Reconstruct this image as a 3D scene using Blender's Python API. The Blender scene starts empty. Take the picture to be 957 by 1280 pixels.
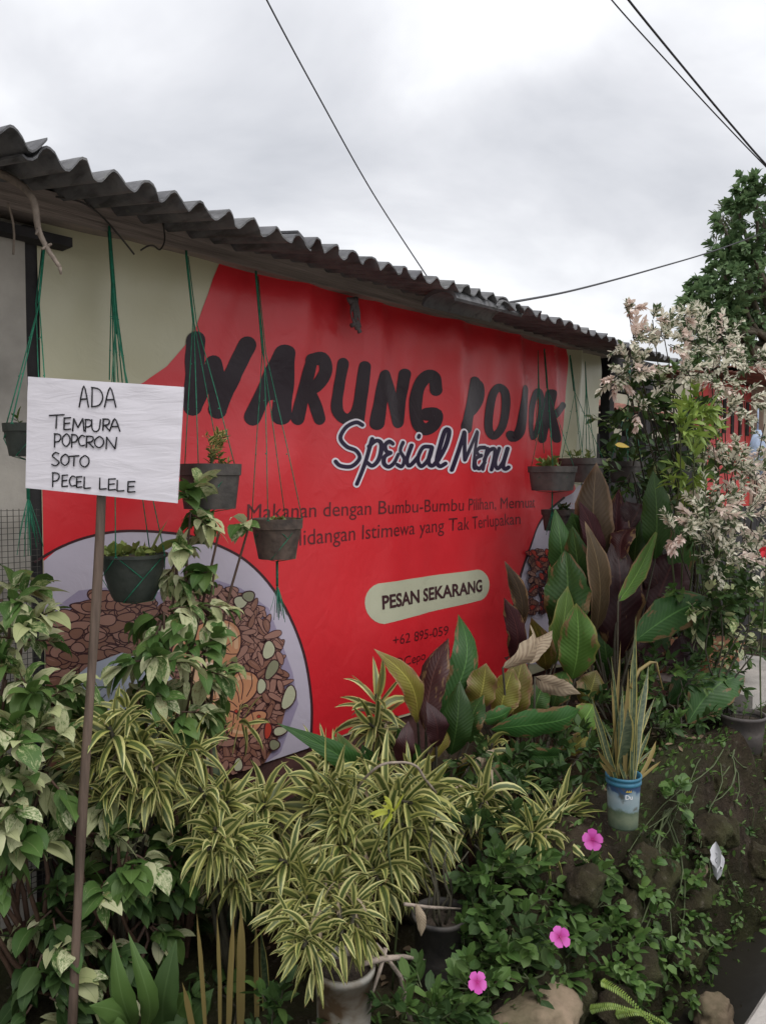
import bpy, bmesh, math, random
from mathutils import Vector, Matrix, noise as mnoise

# ------------------------------------------------------------------ camera
scene = bpy.context.scene
COL = scene.collection
A = math.radians(42.7)
F = 980.0
PITCH = math.atan(40.0 / F)
CAM = Vector((0, 0, 1.55))
cam_d = bpy.data.cameras.new("camera")
cam = bpy.data.objects.new("camera", cam_d)
COL.objects.link(cam)
cam_d.sensor_fit = 'VERTICAL'
cam_d.sensor_height = 24
cam_d.lens = F / 1280 * 24
cam_d.clip_start = 0.05
cam_d.clip_end = 2000
cam.location = CAM
cam.rotation_euler = (math.pi / 2 - PITCH, 0, A - math.pi / 2)
scene.camera = cam

# ------------------------------------------------------------------ light
SUN_EL, SUN_AZ = math.radians(62), math.radians(-100)   # direction the light comes from (behind the viewer, over the road)
world = bpy.data.worlds.new("World")
scene.world = world
world.use_nodes = True
wt = world.node_tree
sun_d = bpy.data.lights.new("sun", 'SUN')
sun_d.energy = 1.2
sun_d.angle = math.radians(35)
sun_d.color = (1, 0.97, 0.93)
sun = bpy.data.objects.new("sun", sun_d)
COL.objects.link(sun)
sdir = Vector((math.cos(SUN_EL) * math.cos(SUN_AZ), math.cos(SUN_EL) * math.sin(SUN_AZ), math.sin(SUN_EL)))
sun.rotation_euler = sdir.to_track_quat('Z', 'Y').to_euler()
scene.view_settings.view_transform = 'Standard'
scene.view_settings.look = 'None'
scene.view_settings.exposure = 0.28
scene.view_settings.gamma = 1.0
scene.view_settings.use_curve_mapping = False
scene.render.engine = 'CYCLES'
scene.cycles.max_bounces = 6
scene.cycles.diffuse_bounces = 3
scene.cycles.glossy_bounces = 2
scene.cycles.transmission_bounces = 3
scene.cycles.transparent_max_bounces = 4


def nn(nt, typ, ins=None, **attrs):
    n = nt.nodes.new('ShaderNode' + typ)
    for k, v in attrs.items():
        setattr(n, k, v)
    for k, v in (ins or {}).items():
        s = n.inputs[k]
        if isinstance(v, bpy.types.NodeSocket):
            nt.links.new(v, s)
        else:
            s.default_value = v
    return n


def ramp(nt, fac, stops, interp='LINEAR'):
    n = nt.nodes.new('ShaderNodeValToRGB')
    n.color_ramp.interpolation = interp
    e = n.color_ramp.elements
    while len(e) < len(stops):
        e.new(0.5)
    for i, (p, c) in enumerate(stops):
        e[i].position = p
        e[i].color = (c[0], c[1], c[2], 1) if hasattr(c, '__len__') else (c, c, c, 1)
    nt.links.new(fac, n.inputs[0])
    return n.outputs[0]


def mth(nt, op, a, b=None, c=None):
    d = {0: a}
    if b is not None:
        d[1] = b
    if c is not None:
        d[2] = c
    return nn(nt, 'Math', d, operation=op).outputs[0]


def mix(nt, fac, a, b):
    n = nt.nodes.new('ShaderNodeMix')
    n.data_type = 'RGBA'
    for s, v in ((n.inputs[0], fac), (n.inputs[6], a), (n.inputs[7], b)):
        if isinstance(v, bpy.types.NodeSocket):
            nt.links.new(v, s)
        elif hasattr(v, '__len__'):
            s.default_value = (v[0], v[1], v[2], 1)
        else:
            s.default_value = v
    return n.outputs[2]


# overcast sky: Nishita under a layer of cloud, brighter towards the zenith
wt.nodes.clear()
sky = nn(wt, 'TexSky', sky_type='NISHITA', sun_disc=False, sun_elevation=SUN_EL, sun_rotation=math.pi / 2 - SUN_AZ)
tc = nn(wt, 'TexCoord')
sx = nn(wt, 'SeparateXYZ', {0: tc.outputs['Generated']})
zc = mth(wt, 'MAXIMUM', sx.outputs[2], 0.0)
zd = mth(wt, 'ADD', zc, 0.22)
cv = nn(wt, 'CombineXYZ', {0: mth(wt, 'DIVIDE', sx.outputs[0], zd), 1: mth(wt, 'DIVIDE', sx.outputs[1], zd), 2: 0.0})
cn = nn(wt, 'TexNoise', {'Vector': cv.outputs[0], 'Scale': 1.15, 'Detail': 6.0, 'Roughness': 0.52, 'Distortion': 0.35})
cn2 = nn(wt, 'TexNoise', {'Vector': cv.outputs[0], 'Scale': 0.55, 'Detail': 2.0})
cmx = mth(wt, 'ADD', mth(wt, 'MULTIPLY', cn.outputs[0], 0.6), mth(wt, 'MULTIPLY', cn2.outputs[0], 0.4))
cl = ramp(wt, cmx, [(0.36, (4.6, 4.7, 5.0)), (0.45, (6.2, 6.25, 6.5)), (0.54, (8.3, 8.35, 8.5)), (0.64, (9.8, 9.8, 9.85))])
zen = mth(wt, 'ADD', 0.86, mth(wt, 'MULTIPLY', zc, 0.62))
# towards the horizon the cloud layer thins to white
cl2 = mix(wt, ramp(wt, zc, [(0.0, 0.75), (0.22, 0.0)]), cl, (9.0, 9.05, 9.25))
beh = ramp(wt, mth(wt, 'ADD', mth(wt, 'MULTIPLY', sx.outputs[1], 0.5), 0.5), [(0.05, 1.15), (0.62, 1.0)])
zen = mth(wt, 'MULTIPLY', zen, beh)
cl3 = nn(wt, 'VectorMath', {0: cl2, 3: zen}, operation='SCALE').outputs[0]
skm = mix(wt, 0.9, sky.outputs[0], cl3)
bg = nn(wt, 'Background', {'Color': skm, 'Strength': 0.107})
wo = nn(wt, 'OutputWorld', {'Surface': bg.outputs[0]})


# ------------------------------------------------------------------ geometry helpers
fv = Vector((math.cos(A) * math.cos(PITCH), math.sin(A) * math.cos(PITCH), -math.sin(PITCH)))
rv = Vector((math.sin(A), -math.cos(A), 0))
uv_ = Vector((math.cos(A) * math.sin(PITCH), math.sin(A) * math.sin(PITCH), math.cos(PITCH)))
BACK = -fv


def ray(px, py):
    return fv + rv * ((px - 478.5) / F) + uv_ * ((640 - py) / F)


def W(px, py, d):
    """point seen at a photo position, d metres along the view axis"""
    return CAM + ray(px, py) * d


def wp(px, py, Y):
    """point seen at a photo position on the vertical plane at distance Y from the road edge line"""
    r = ray(px, py)
    return CAM + r * (Y / r.y)


def wz(px, py, z):
    r = ray(px, py)
    return CAM + r * ((z - CAM.z) / r.z)


def depth(p):
    return (p - CAM).dot(fv)


UP = Vector((0, 0, 1))


def perp(d, ref=UP):
    s = d.cross(ref)
    if s.length < 1e-4:
        s = d.cross(Vector((1, 0, 0)))
    return s.normalized()


class MB:
    def __init__(self):
        self.v, self.f, self.uv, self.m = [], [], [], []

    def vert(self, p):
        self.v.append((p[0], p[1], p[2]))
        return len(self.v) - 1

    def face(self, ids, mat=0, uvs=None):
        self.f.append(tuple(ids))
        self.m.append(mat)
        self.uv.append(uvs if uvs else [(0.5, 0.5)] * len(ids))

    def quad(self, a, b, c, d, mat=0):
        i = [self.vert(p) for p in (a, b, c, d)]
        self.face(i, mat, [(0, 0), (1, 0), (1, 1), (0, 1)])

    def box(self, c, sx, sy, sz, rot=None, mat=0):
        c = Vector(c)
        R = rot if rot else Matrix.Identity(3)
        pts = [c + R @ Vector((x * sx / 2, y * sy / 2, z * sz / 2)) for x in (-1, 1) for y in (-1, 1) for z in (-1, 1)]
        i = [self.vert(p) for p in pts]
        for q in ((0, 1, 3, 2), (4, 6, 7, 5), (0, 4, 5, 1), (2, 3, 7, 6), (0, 2, 6, 4), (1, 5, 7, 3)):
            self.face([i[k] for k in q], mat)

    def bar(self, a, b, w, h, ref=UP, mat=0):
        """rectangular bar from a to b"""
        a, b = Vector(a), Vector(b)
        d = (b - a)
        L = d.length
        d.normalize()
        s = perp(d, ref)
        u = s.cross(d)
        R = Matrix((s, d, u)).transposed()
        self.box((a + b) / 2, w, L, h, R, mat)

    def tube(self, pts, r, n=6, mat=0, caps=True):
        pts = [Vector(p) for p in pts]
        N = len(pts)
        rs = r if hasattr(r, '__len__') else [r] * N
        ref = None
        rings = []
        for i, p in enumerate(pts):
            d = (pts[min(i + 1, N - 1)] - pts[max(i - 1, 0)])
            if d.length < 1e-9:
                d = Vector((0, 0, 1))
            d.normalize()
            if ref is None:
                s = perp(d)
            else:
                s = ref - d * ref.dot(d)
                s = s.normalized() if s.length > 1e-6 else perp(d)
            ref = s
            t = d.cross(s)
            rings.append([self.vert(p + (s * math.cos(k * 2 * math.pi / n) + t * math.sin(k * 2 * math.pi / n)) * rs[i]) for k in range(n)])
        for i in range(N - 1):
            for k in range(n):
                k2 = (k + 1) % n
                self.face([rings[i][k], rings[i][k2], rings[i + 1][k2], rings[i + 1][k]], mat,
                          [(k / n, i / N), ((k + 1) / n, i / N), ((k + 1) / n, (i + 1) / N), (k / n, (i + 1) / N)])
        if caps:
            self.face(rings[0][::-1], mat)
            self.face(rings[-1], mat)

    def lathe(self, c, prof, n=28, mat=0, squash=None, tilt=None):
        """prof: list of (r, z); closes nothing. squash: superellipse exponent for squarish pots"""
        c = Vector(c)
        rings = []
        for (r, z) in prof:
            ring = []
            for k in range(n):
                a = 2 * math.pi * (k + 0.5) / n
                ca, sa = math.cos(a), math.sin(a)
                rr = r
                if squash:
                    rr = r / ((abs(ca) ** squash + abs(sa) ** squash) ** (1 / squash))
                p = Vector((ca * rr, sa * rr, z))
                if tilt:
                    p = tilt @ p
                ring.append(self.vert(c + p))
            rings.append(ring)
        for i in range(len(prof) - 1):
            for k in range(n):
                k2 = (k + 1) % n
                self.face([rings[i][k], rings[i][k2], rings[i + 1][k2], rings[i + 1][k]], mat,
                          [(k / n, i), ((k + 1) / n, i), ((k + 1) / n, i + 1), (k / n, i + 1)])
        return rings

    def disc(self, c, r, n=24, mat=0, squash=None, bump=0.0, tilt=None):
        c = Vector(c)
        ctr = self.vert(c + Vector((0, 0, bump)))
        ring = []
        for k in range(n):
            a = 2 * math.pi * (k + 0.5) / n
            ca, sa = math.cos(a), math.sin(a)
            rr = r
            if squash:
                rr = r / ((abs(ca) ** squash + abs(sa) ** squash) ** (1 / squash))
            p = Vector((ca * rr, sa * rr, 0))
            if tilt:
                p = tilt @ p
            ring.append(self.vert(c + p))
        for k in range(n):
            self.face([ctr, ring[k], ring[(k + 1) % n]], mat)

    def build(self, name, mats, parent=None, smooth=True, label=None, auto=None):
        me = bpy.data.meshes.new(name)
        off = parent_loc(parent)
        me.from_pydata([(x - off.x, y - off.y, z - off.z) for x, y, z in self.v], [], self.f)
        if not isinstance(mats, (list, tuple)):
            mats = [mats]
        for m in mats:
            me.materials.append(m)
        me.polygons.foreach_set('material_index', self.m)
        ul = me.uv_layers.new(name='UVMap')
        flat = []
        for u in self.uv:
            for p in u:
                flat += [p[0], p[1]]
        ul.data.foreach_set('uv', flat)
        me.polygons.foreach_set('use_smooth', [smooth] * len(self.f))
        if auto is not None:
            try:
                me.set_sharp_from_angle(angle=math.radians(auto))
            except Exception:
                pass
        me.update()
        o = bpy.data.objects.new(name, me)
        COL.objects.link(o)
        if parent is not None:
            o.parent = parent
        if label:
            o['label'] = label
        return o


WL = {}


def parent_loc(p):
    v = Vector((0, 0, 0))
    while p is not None:
        v = v + Vector(p.location)
        p = p.parent
    return v


def thing(name, label, cat, loc, group=None):
    o = bpy.data.objects.new(name, None)
    o.empty_display_size = 0.1
    COL.objects.link(o)
    o.location = loc
    o['label'] = label
    o['category'] = cat
    if group:
        o['group'] = group
    return o


def tag(o, label, cat, group=None):
    o['label'] = label
    o['category'] = cat
    if group:
        o['group'] = group
    return o


def kind(o, k):
    o['kind'] = k
    return o


# ------------------------------------------------------------------ materials
def newmat(name):
    m = bpy.data.materials.new(name)
    m.use_nodes = True
    nt = m.node_tree
    nt.nodes.clear()
    out = nn(nt, 'OutputMaterial')
    return m, nt, out


def simple(name, col, rough=0.6, var=0.25, scale=8.0, bump=0.0, bscale=30.0, spec=0.4, metal=0.0, col2=None, detail=5.0, stretch=None):
    m, nt, out = newmat(name)
    tc = nn(nt, 'TexCoord')
    vec = tc.outputs['Object']
    if stretch:
        vec = nn(nt, 'Mapping', {'Vector': vec, 'Scale': stretch}).outputs[0]
    n = nn(nt, 'TexNoise', {'Vector': vec, 'Scale': scale, 'Detail': detail, 'Roughness': 0.6})
    c2 = col2 if col2 else tuple(x * (1 - var) for x in col)
    c1 = col if col2 else tuple(min(1, x * (1 + var)) for x in col)
    c = ramp(nt, n.outputs[0], [(0.32, c2), (0.68, c1)])
    p = nn(nt, 'BsdfPrincipled', {'Base Color': c, 'Roughness': rough, 'Specular IOR Level': spec, 'Metallic': metal})
    if bump:
        n2 = nn(nt, 'TexNoise', {'Vector': vec, 'Scale': bscale, 'Detail': 6.0})
        b = nn(nt, 'Bump', {'Height': n2.outputs[0], 'Strength': bump, 'Distance': 0.01})
        nt.links.new(b.outputs[0], p.inputs['Normal'])
    nt.links.new(p.outputs[0], out.inputs[0])
    return m


def leafmat(name, colfn, rough=0.45, trans=0.25, under=None, spec=0.4, bumpfn=None):
    """colfn(nt, u, v, rnd, w) -> colour socket. u is 0..1 across the blade, v along it, rnd a number per leaf"""
    m, nt, out = newmat(name)
    uvn = nn(nt, 'UVMap')
    s = nn(nt, 'SeparateXYZ', {0: uvn.outputs[0]})
    geo = nn(nt, 'NewGeometry')
    rnd = geo.outputs['Random Per Island']
    u = s.outputs[0]
    v = s.outputs[1]
    e = mth(nt, 'MULTIPLY', mth(nt, 'ABSOLUTE', mth(nt, 'SUBTRACT', u, 0.5)), 2.0)   # 0 midrib, 1 edge
    c = colfn(nt, u, v, e, rnd, uvn.outputs[0])
    if under is not None:
        c = mix(nt, geo.outputs['Backfacing'], c, under)
    p = nn(nt, 'BsdfPrincipled', {'Base Color': c, 'Roughness': rough, 'Specular IOR Level': spec})
    if bumpfn:
        h = bumpfn(nt, u, v, e)
        b = nn(nt, 'Bump', {'Height': h, 'Strength': 0.22, 'Distance': 0.003})
        nt.links.new(b.outputs[0], p.inputs['Normal'])
    tr = nn(nt, 'BsdfTranslucent', {'Color': c})
    ms = nn(nt, 'MixShader', {0: trans, 1: p.outputs[0], 2: tr.outputs[0]})
    nt.links.new(ms.outputs[0], out.inputs[0])
    return m


def rnd2(nt, rnd, k):
    return mth(nt, 'FRACT', mth(nt, 'MULTIPLY', rnd, k))


def veins(nt, v, e, freq, slant):
    ph = mth(nt, 'SUBTRACT', mth(nt, 'MULTIPLY', v, freq), mth(nt, 'MULTIPLY', e, slant))
    return mth(nt, 'ADD', mth(nt, 'MULTIPLY', mth(nt, 'SINE', ph), 0.5), 0.5)


def song_col(nt, u, v, e, rnd, uvw):
    n = nn(nt, 'TexNoise', {'Vector': uvw, 'Scale': 3.0, 'Detail': 3.0})
    ee = mth(nt, 'ADD', e, mth(nt, 'MULTIPLY', mth(nt, 'SUBTRACT', n.outputs[0], 0.5), 0.35))
    g = mix(nt, rnd, (0.055, 0.088, 0.02), (0.12, 0.145, 0.04))
    y = mix(nt, rnd2(nt, rnd, 7.3), (0.36, 0.36, 0.10), (0.58, 0.55, 0.24))
    f = ramp(nt, ee, [(0.42, 0), (0.60, 1)])
    c = mix(nt, f, g, y)
    # pale streaks beside the midrib
    st = ramp(nt, mth(nt, 'ABSOLUTE', mth(nt, 'SUBTRACT', e, 0.22)), [(0.02, 0.35), (0.08, 0)])
    c = mix(nt, st, c, (0.22, 0.25, 0.09))
    # browned tips on some leaves
    tip = mth(nt, 'MULTIPLY', ramp(nt, v, [(0.88, 0), (0.97, 1)]), mth(nt, 'GREATER_THAN', rnd2(nt, rnd, 13.7), 0.6))
    return mix(nt, tip, c, (0.16, 0.09, 0.035))


def varieg_col(nt, u, v, e, rnd, uvw):
    off = nn(nt, 'CombineXYZ', {0: mth(nt, 'MULTIPLY', rnd, 91.0), 1: mth(nt, 'MULTIPLY', rnd, 37.0), 2: 0.0})
    vec = nn(nt, 'VectorMath', {0: uvw, 1: off.outputs[0]}, operation='ADD').outputs[0]
    n = nn(nt, 'TexNoise', {'Vector': vec, 'Scale': 4.2, 'Detail': 10.0, 'Roughness': 0.78})
    th = mth(nt, 'ADD', 0.27, mth(nt, 'MULTIPLY', rnd2(nt, rnd, 5.1), 0.44))
    d = mth(nt, 'SUBTRACT', n.outputs[0], th)
    f = ramp(nt, mth(nt, 'ADD', mth(nt, 'MULTIPLY', d, 3.0), 0.5), [(0.30, 0), (0.62, 0.92)])
    g = mix(nt, rnd2(nt, rnd, 3.3), (0.045, 0.105, 0.022), (0.10, 0.18, 0.045))
    w = mix(nt, rnd2(nt, rnd, 9.9), (0.40, 0.43, 0.20), (0.60, 0.60, 0.38))
    c = mix(nt, f, g, w)
    rib = ramp(nt, e, [(0.02, 0.5), (0.07, 0)])
    c = mix(nt, rib, c, (0.20, 0.26, 0.10))
    old = mth(nt, 'MULTIPLY', mth(nt, 'GREATER_THAN', rnd2(nt, rnd, 17.3), 0.88), ramp(nt, n.outputs[0], [(0.5, 0), (0.62, 1)]))
    return mix(nt, old, c, (0.20, 0.13, 0.05))


def snow_col(nt, u, v, e, rnd, uvw):
    off = nn(nt, 'CombineXYZ', {0: mth(nt, 'MULTIPLY', rnd, 91.0), 1: mth(nt, 'MULTIPLY', rnd, 37.0), 2: 0.0})
    vec = nn(nt, 'VectorMath', {0: uvw, 1: off.outputs[0]}, operation='ADD').outputs[0]
    n = nn(nt, 'TexNoise', {'Vector': vec, 'Scale': 2.2, 'Detail': 5.0, 'Roughness': 0.6})
    th = mth(nt, 'ADD', 0.22, mth(nt, 'MULTIPLY', rnd2(nt, rnd, 5.1), 0.48))
    f = ramp(nt, mth(nt, 'ADD', mth(nt, 'MULTIPLY', mth(nt, 'SUBTRACT', n.outputs[0], th), 4.0), 0.5), [(0.3, 0), (0.6, 1)])
    g = mix(nt, rnd2(nt, rnd, 3.3), (0.06, 0.10, 0.04), (0.13, 0.16, 0.08))
    w = mix(nt, rnd2(nt, rnd, 9.9), (0.80, 0.78, 0.64), (0.82, 0.76, 0.63))
    return mix(nt, f, g, w)


def plain_col(a, b, rib=None):
    def fn(nt, u, v, e, rnd, uvw):
        n = nn(nt, 'TexNoise', {'Vector': uvw, 'Scale': 4.0, 'Detail': 4.0})
        f = mth(nt, 'ADD', mth(nt, 'MULTIPLY', rnd, 0.7), mth(nt, 'MULTIPLY', n.outputs[0], 0.3))
        c = mix(nt, f, a, b)
        if rib:
            c = mix(nt, ramp(nt, e, [(0.03, 0.7), (0.10, 0)]), c, rib)
        return c
    return fn


def cala_col(a, b, edge=None, vein=0.45, blotch=None):
    def fn(nt, u, v, e, rnd, uvw):
        w = veins(nt, v, e, 120.0, 22.0)
        n = nn(nt, 'TexNoise', {'Vector': uvw, 'Scale': 2.5, 'Detail': 4.0})
        c = mix(nt, ramp(nt, mth(nt, 'MULTIPLY', w, vein), [(0.2, 0), (0.9, 1)]), a, b)
        c = mix(nt, ramp(nt, n.outputs[0], [(0.4, 0), (0.75, 0.6)]), c, blotch if blotch else tuple(x * 1.6 for x in a))
        c = mix(nt, ramp(nt, e, [(0.015, 0.8), (0.06, 0)]), c, tuple(x * 1.8 for x in b))
        if edge:
            en = mth(nt, 'ADD', e, mth(nt, 'MULTIPLY', mth(nt, 'SUBTRACT', n.outputs[0], 0.5), 0.5))
            c = mix(nt, ramp(nt, en, [(0.86, 0), (1.02, 0.9)]), c, edge)
            c = mix(nt, ramp(nt, v, [(0.90, 0), (0.99, 0.8)]), c, edge)
        oi = nn(nt, 'ObjectInfo').outputs['Random']
        # each blade has its own tone, and some carry brown scars along the rim
        c = nn(nt, 'HueSaturation', {'Hue': mth(nt, 'ADD', 0.485, mth(nt, 'MULTIPLY', rnd2(nt, oi, 7.7), 0.03)), 'Value': mth(nt, 'ADD', 0.6, mth(nt, 'MULTIPLY', oi, 0.8)), 'Color': c}).outputs[0]
        n5 = nn(nt, 'TexNoise', {'Vector': nn(nt, 'VectorMath', {0: uvw, 1: nn(nt, 'CombineXYZ', {0: mth(nt, 'MULTIPLY', oi, 50.0)}).outputs[0]}, operation='ADD').outputs[0], 'Scale': 6.0, 'Detail': 6.0})
        sc = mth(nt, 'MULTIPLY', ramp(nt, mth(nt, 'ADD', n5.outputs[0], mth(nt, 'MULTIPLY', e, 0.22)), [(0.70, 0), (0.76, 0.9)]), mth(nt, 'GREATER_THAN', rnd2(nt, oi, 11.1), 0.35))
        c = mix(nt, sc, c, (0.17, 0.10, 0.045))
        return c
    return fn


def cala_bump(nt, u, v, e):
    return veins(nt, v, e, 120.0, 22.0)


def sans_col(nt, u, v, e, rnd, uvw):
    n = nn(nt, 'TexNoise', {'Vector': nn(nt, 'VectorMath', {0: uvw, 1: (1.5, 22.0, 1.0)}, operation='MULTIPLY').outputs[0], 'Scale': 1.2, 'Detail': 4.0})
    g = mix(nt, ramp(nt, n.outputs[0], [(0.42, 0), (0.58, 1)]), (0.028, 0.05, 0.022), (0.075, 0.10, 0.05))
    f = ramp(nt, e, [(0.74, 0), (0.82, 1)])
    return mix(nt, f, g, mix(nt, rnd, (0.20, 0.17, 0.05), (0.36, 0.32, 0.10)))


def dry_col(nt, u, v, e, rnd, uvw):
    n = nn(nt, 'TexNoise', {'Vector': uvw, 'Scale': 5.0, 'Detail': 6.0})
    w = mth(nt, 'MULTIPLY', veins(nt, v, e, 60.0, 14.0), n.outputs[0])
    return mix(nt, mth(nt, 'MULTIPLY', w, 1.2), (0.36, 0.29, 0.20), (0.16, 0.11, 0.07))


M = {}
M['song'] = leafmat('yellow_edged_leaf', song_col, 0.42, 0.2)
M['song_lime'] = leafmat('lime_young_leaf', plain_col((0.36, 0.42, 0.04), (0.48, 0.50, 0.08)), 0.42, 0.3)
M['varieg'] = leafmat('mottled_leaf', varieg_col, 0.55, 0.25, None, 0.3)
M['snow'] = leafmat('cream_pink_leaf', snow_col, 0.6, 0.38, None, 0.25)
M['pinktip'] = leafmat('pink_tip_leaf', plain_col((0.74, 0.58, 0.52), (0.80, 0.70, 0.60)), 0.55, 0.3)
M['tree'] = leafmat('tree_leaf', plain_col((0.09, 0.17, 0.075), (0.20, 0.29, 0.13)), 0.5, 0.3)
M['tree_pale'] = leafmat('pale_tree_leaf', plain_col((0.10, 0.13, 0.07), (0.20, 0.22, 0.13)), 0.5, 0.3)
M['lime'] = leafmat('fresh_green_leaf', plain_col((0.16, 0.26, 0.05), (0.27, 0.36, 0.07), (0.3, 0.4, 0.1)), 0.45, 0.3)
M['green'] = leafmat('mid_green_leaf', plain_col((0.045, 0.105, 0.024), (0.11, 0.18, 0.045), (0.12, 0.2, 0.06)), 0.5, 0.25, None, 0.3)
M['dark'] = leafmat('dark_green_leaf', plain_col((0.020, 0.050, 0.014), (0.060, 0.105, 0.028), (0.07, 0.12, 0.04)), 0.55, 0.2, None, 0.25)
M['weed'] = leafmat('weed_leaf', plain_col((0.05, 0.12, 0.028), (0.14, 0.23, 0.055), (0.15, 0.25, 0.08)), 0.5, 0.25)
M['potgreen'] = leafmat('yellow_green_leaf', plain_col((0.13, 0.20, 0.05), (0.26, 0.30, 0.09), (0.3, 0.35, 0.1)), 0.5, 0.3)
M['potstripe'] = leafmat('striped_pot_leaf', song_col, 0.5, 0.25)
PURP = (0.060, 0.016, 0.022)
M['cal_green'] = leafmat('ribbed_green_leaf', cala_col((0.030, 0.078, 0.018), (0.055, 0.115, 0.030)), 0.42, 0.22, PURP, 0.28, cala_bump)
M['cal_bright'] = leafmat('ribbed_bright_leaf', cala_col((0.060, 0.125, 0.022), (0.090, 0.165, 0.036), (0.20, 0.19, 0.05)), 0.42, 0.25, PURP, 0.28, cala_bump)
M['cal_olive'] = leafmat('ribbed_olive_leaf', cala_col((0.14, 0.135, 0.022), (0.18, 0.17, 0.035), (0.26, 0.17, 0.09), 0.5, (0.13, 0.075, 0.03)), 0.45, 0.2, (0.10, 0.06, 0.03), 0.28, cala_bump)
M['cal_purple'] = leafmat('maroon_leaf', cala_col((0.034, 0.010, 0.011), (0.048, 0.017, 0.015)), 0.42, 0.18, (0.03, 0.05, 0.02), 0.28, cala_bump)
M['cal_bronze'] = leafmat('bronze_leaf', cala_col((0.046, 0.030, 0.016), (0.068, 0.046, 0.024), (0.16, 0.10, 0.06)), 0.42, 0.15, PURP, 0.28, cala_bump)
M['dry'] = leafmat('dry_leaf', dry_col, 0.7, 0.2)
M['sans'] = leafmat('snake_plant_leaf', sans_col, 0.42, 0.05)
M['sans_tan'] = leafmat('yellowed_blade', plain_col((0.14, 0.105, 0.035), (0.27, 0.21, 0.075)), 0.5, 0.1)
M['petal'] = leafmat('pink_petal', lambda nt, u, v, e, rnd, uvw: mix(nt, ramp(nt, v, [(0.05, 0), (0.6, 1)]), (0.42, 0.015, 0.20), mix(nt, rnd, (0.60, 0.07, 0.42), (0.74, 0.16, 0.56))), 0.6, 0.35)
M['petal_red'] = leafmat('red_petal', plain_col((0.6, 0.02, 0.03), (0.75, 0.04, 0.06)), 0.5, 0.3)
M['stem'] = simple('green_stem', (0.07, 0.09, 0.035), 0.6, 0.3, 20)
M['stem_red'] = simple('reddish_stem', (0.08, 0.045, 0.03), 0.6, 0.3, 20)
M['stem_dark'] = simple('dark_stem', (0.045, 0.04, 0.025), 0.7, 0.3, 20)
M['bark'] = simple('bark', (0.11, 0.09, 0.065), 0.85, 0.4, 14, 0.6, 30)
M['dead'] = simple('dead_wood', (0.27, 0.22, 0.18), 0.85, 0.3, 30, 0.5, 60)
M['twine'] = simple('green_twine', (0.012, 0.16, 0.09), 0.55, 0.35, 60)
M['black_plastic'] = simple('black_plastic', (0.040, 0.037, 0.036), 0.6, 0.35, 11, 0.3, 40, 0.3, 0, (0.085, 0.075, 0.066), 8)
M['grey_plastic'] = simple('grey_plastic', (0.062, 0.057, 0.057), 0.6, 0.3, 10, 0.3, 40, 0.3, 0, (0.12, 0.105, 0.095), 8)
M['green_plastic'] = simple('dark_green_plastic', (0.020, 0.027, 0.023), 0.6, 0.3, 10, 0.3, 40, 0.3, 0, (0.052, 0.058, 0.050), 8)
M['brown_plastic'] = simple('brown_black_plastic', (0.045, 0.036, 0.032), 0.7, 0.45, 14, 0.4, 40, 0.25, 0, (0.14, 0.10, 0.08), 8)
M['soil'] = simple('soil', (0.045, 0.033, 0.024), 0.95, 0.5, 30, 0.9, 80)
M['stick'] = simple('brown_stick', (0.115, 0.080, 0.060), 0.65, 0.5, 30, 0.5, 60, stretch=(1, 1, 0.10))
M['ink'] = simple('marker_ink', (0.012, 0.012, 0.016), 0.6, 0.1)
M['concrete'] = simple('weathered_concrete', (0.34, 0.315, 0.28), 0.9, 0.25, 3.5, 0.4, 25, 0.2)
M['road'] = simple('pale_concrete_road', (0.36, 0.335, 0.31), 0.9, 0.2, 5, 0.4, 60, 0.2)
M['timber'] = simple('grey_timber', (0.27, 0.225, 0.20), 0.85, 0.35, 9, 0.5, 30, 0.2, stretch=(0.25, 1, 6))
M['dark_timber'] = simple('dark_timber', (0.035, 0.033, 0.034), 0.85, 0.3, 9, 0.3, 30, 0.2)
M['bench_wood'] = simple('orange_wood', (0.30, 0.135, 0.07), 0.6, 0.3, 12, 0.3, 30, stretch=(1, 1, 0.2))
M['wire'] = simple('mesh_wire', (0.06, 0.055, 0.05), 0.5, 0.3, 30, metal=0.3)
M['cable'] = simple('cable_rubber', (0.035, 0.035, 0.04), 0.6, 0.2)
M['darkhole'] = simple('dark_interior', (0.02, 0.018, 0.018), 0.9, 0.3)  # near-black colour stands in for the shade inside shed and shop
M['red_wall'] = simple('red_painted_wall', (0.52, 0.055, 0.05), 0.6, 0.2, 3)
M['cream_paint'] = simple('cream_paint', (0.55, 0.50, 0.38), 0.7, 0.15, 4)
M['tile'] = simple('clay_tile', (0.20, 0.085, 0.062), 0.85, 0.45, 9, 0.4, 40)
M['litter_white'] = simple('white_plastic', (0.6, 0.6, 0.62), 0.5, 0.15, 20)
M['blue_cloth'] = simple('pale_blue_cloth', (0.35, 0.42, 0.55), 0.8, 0.2, 20)
M['brickdark'] = simple('dark_red_plinth', (0.075, 0.032, 0.028), 0.9, 0.4, 8, 0.5, 25)


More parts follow.
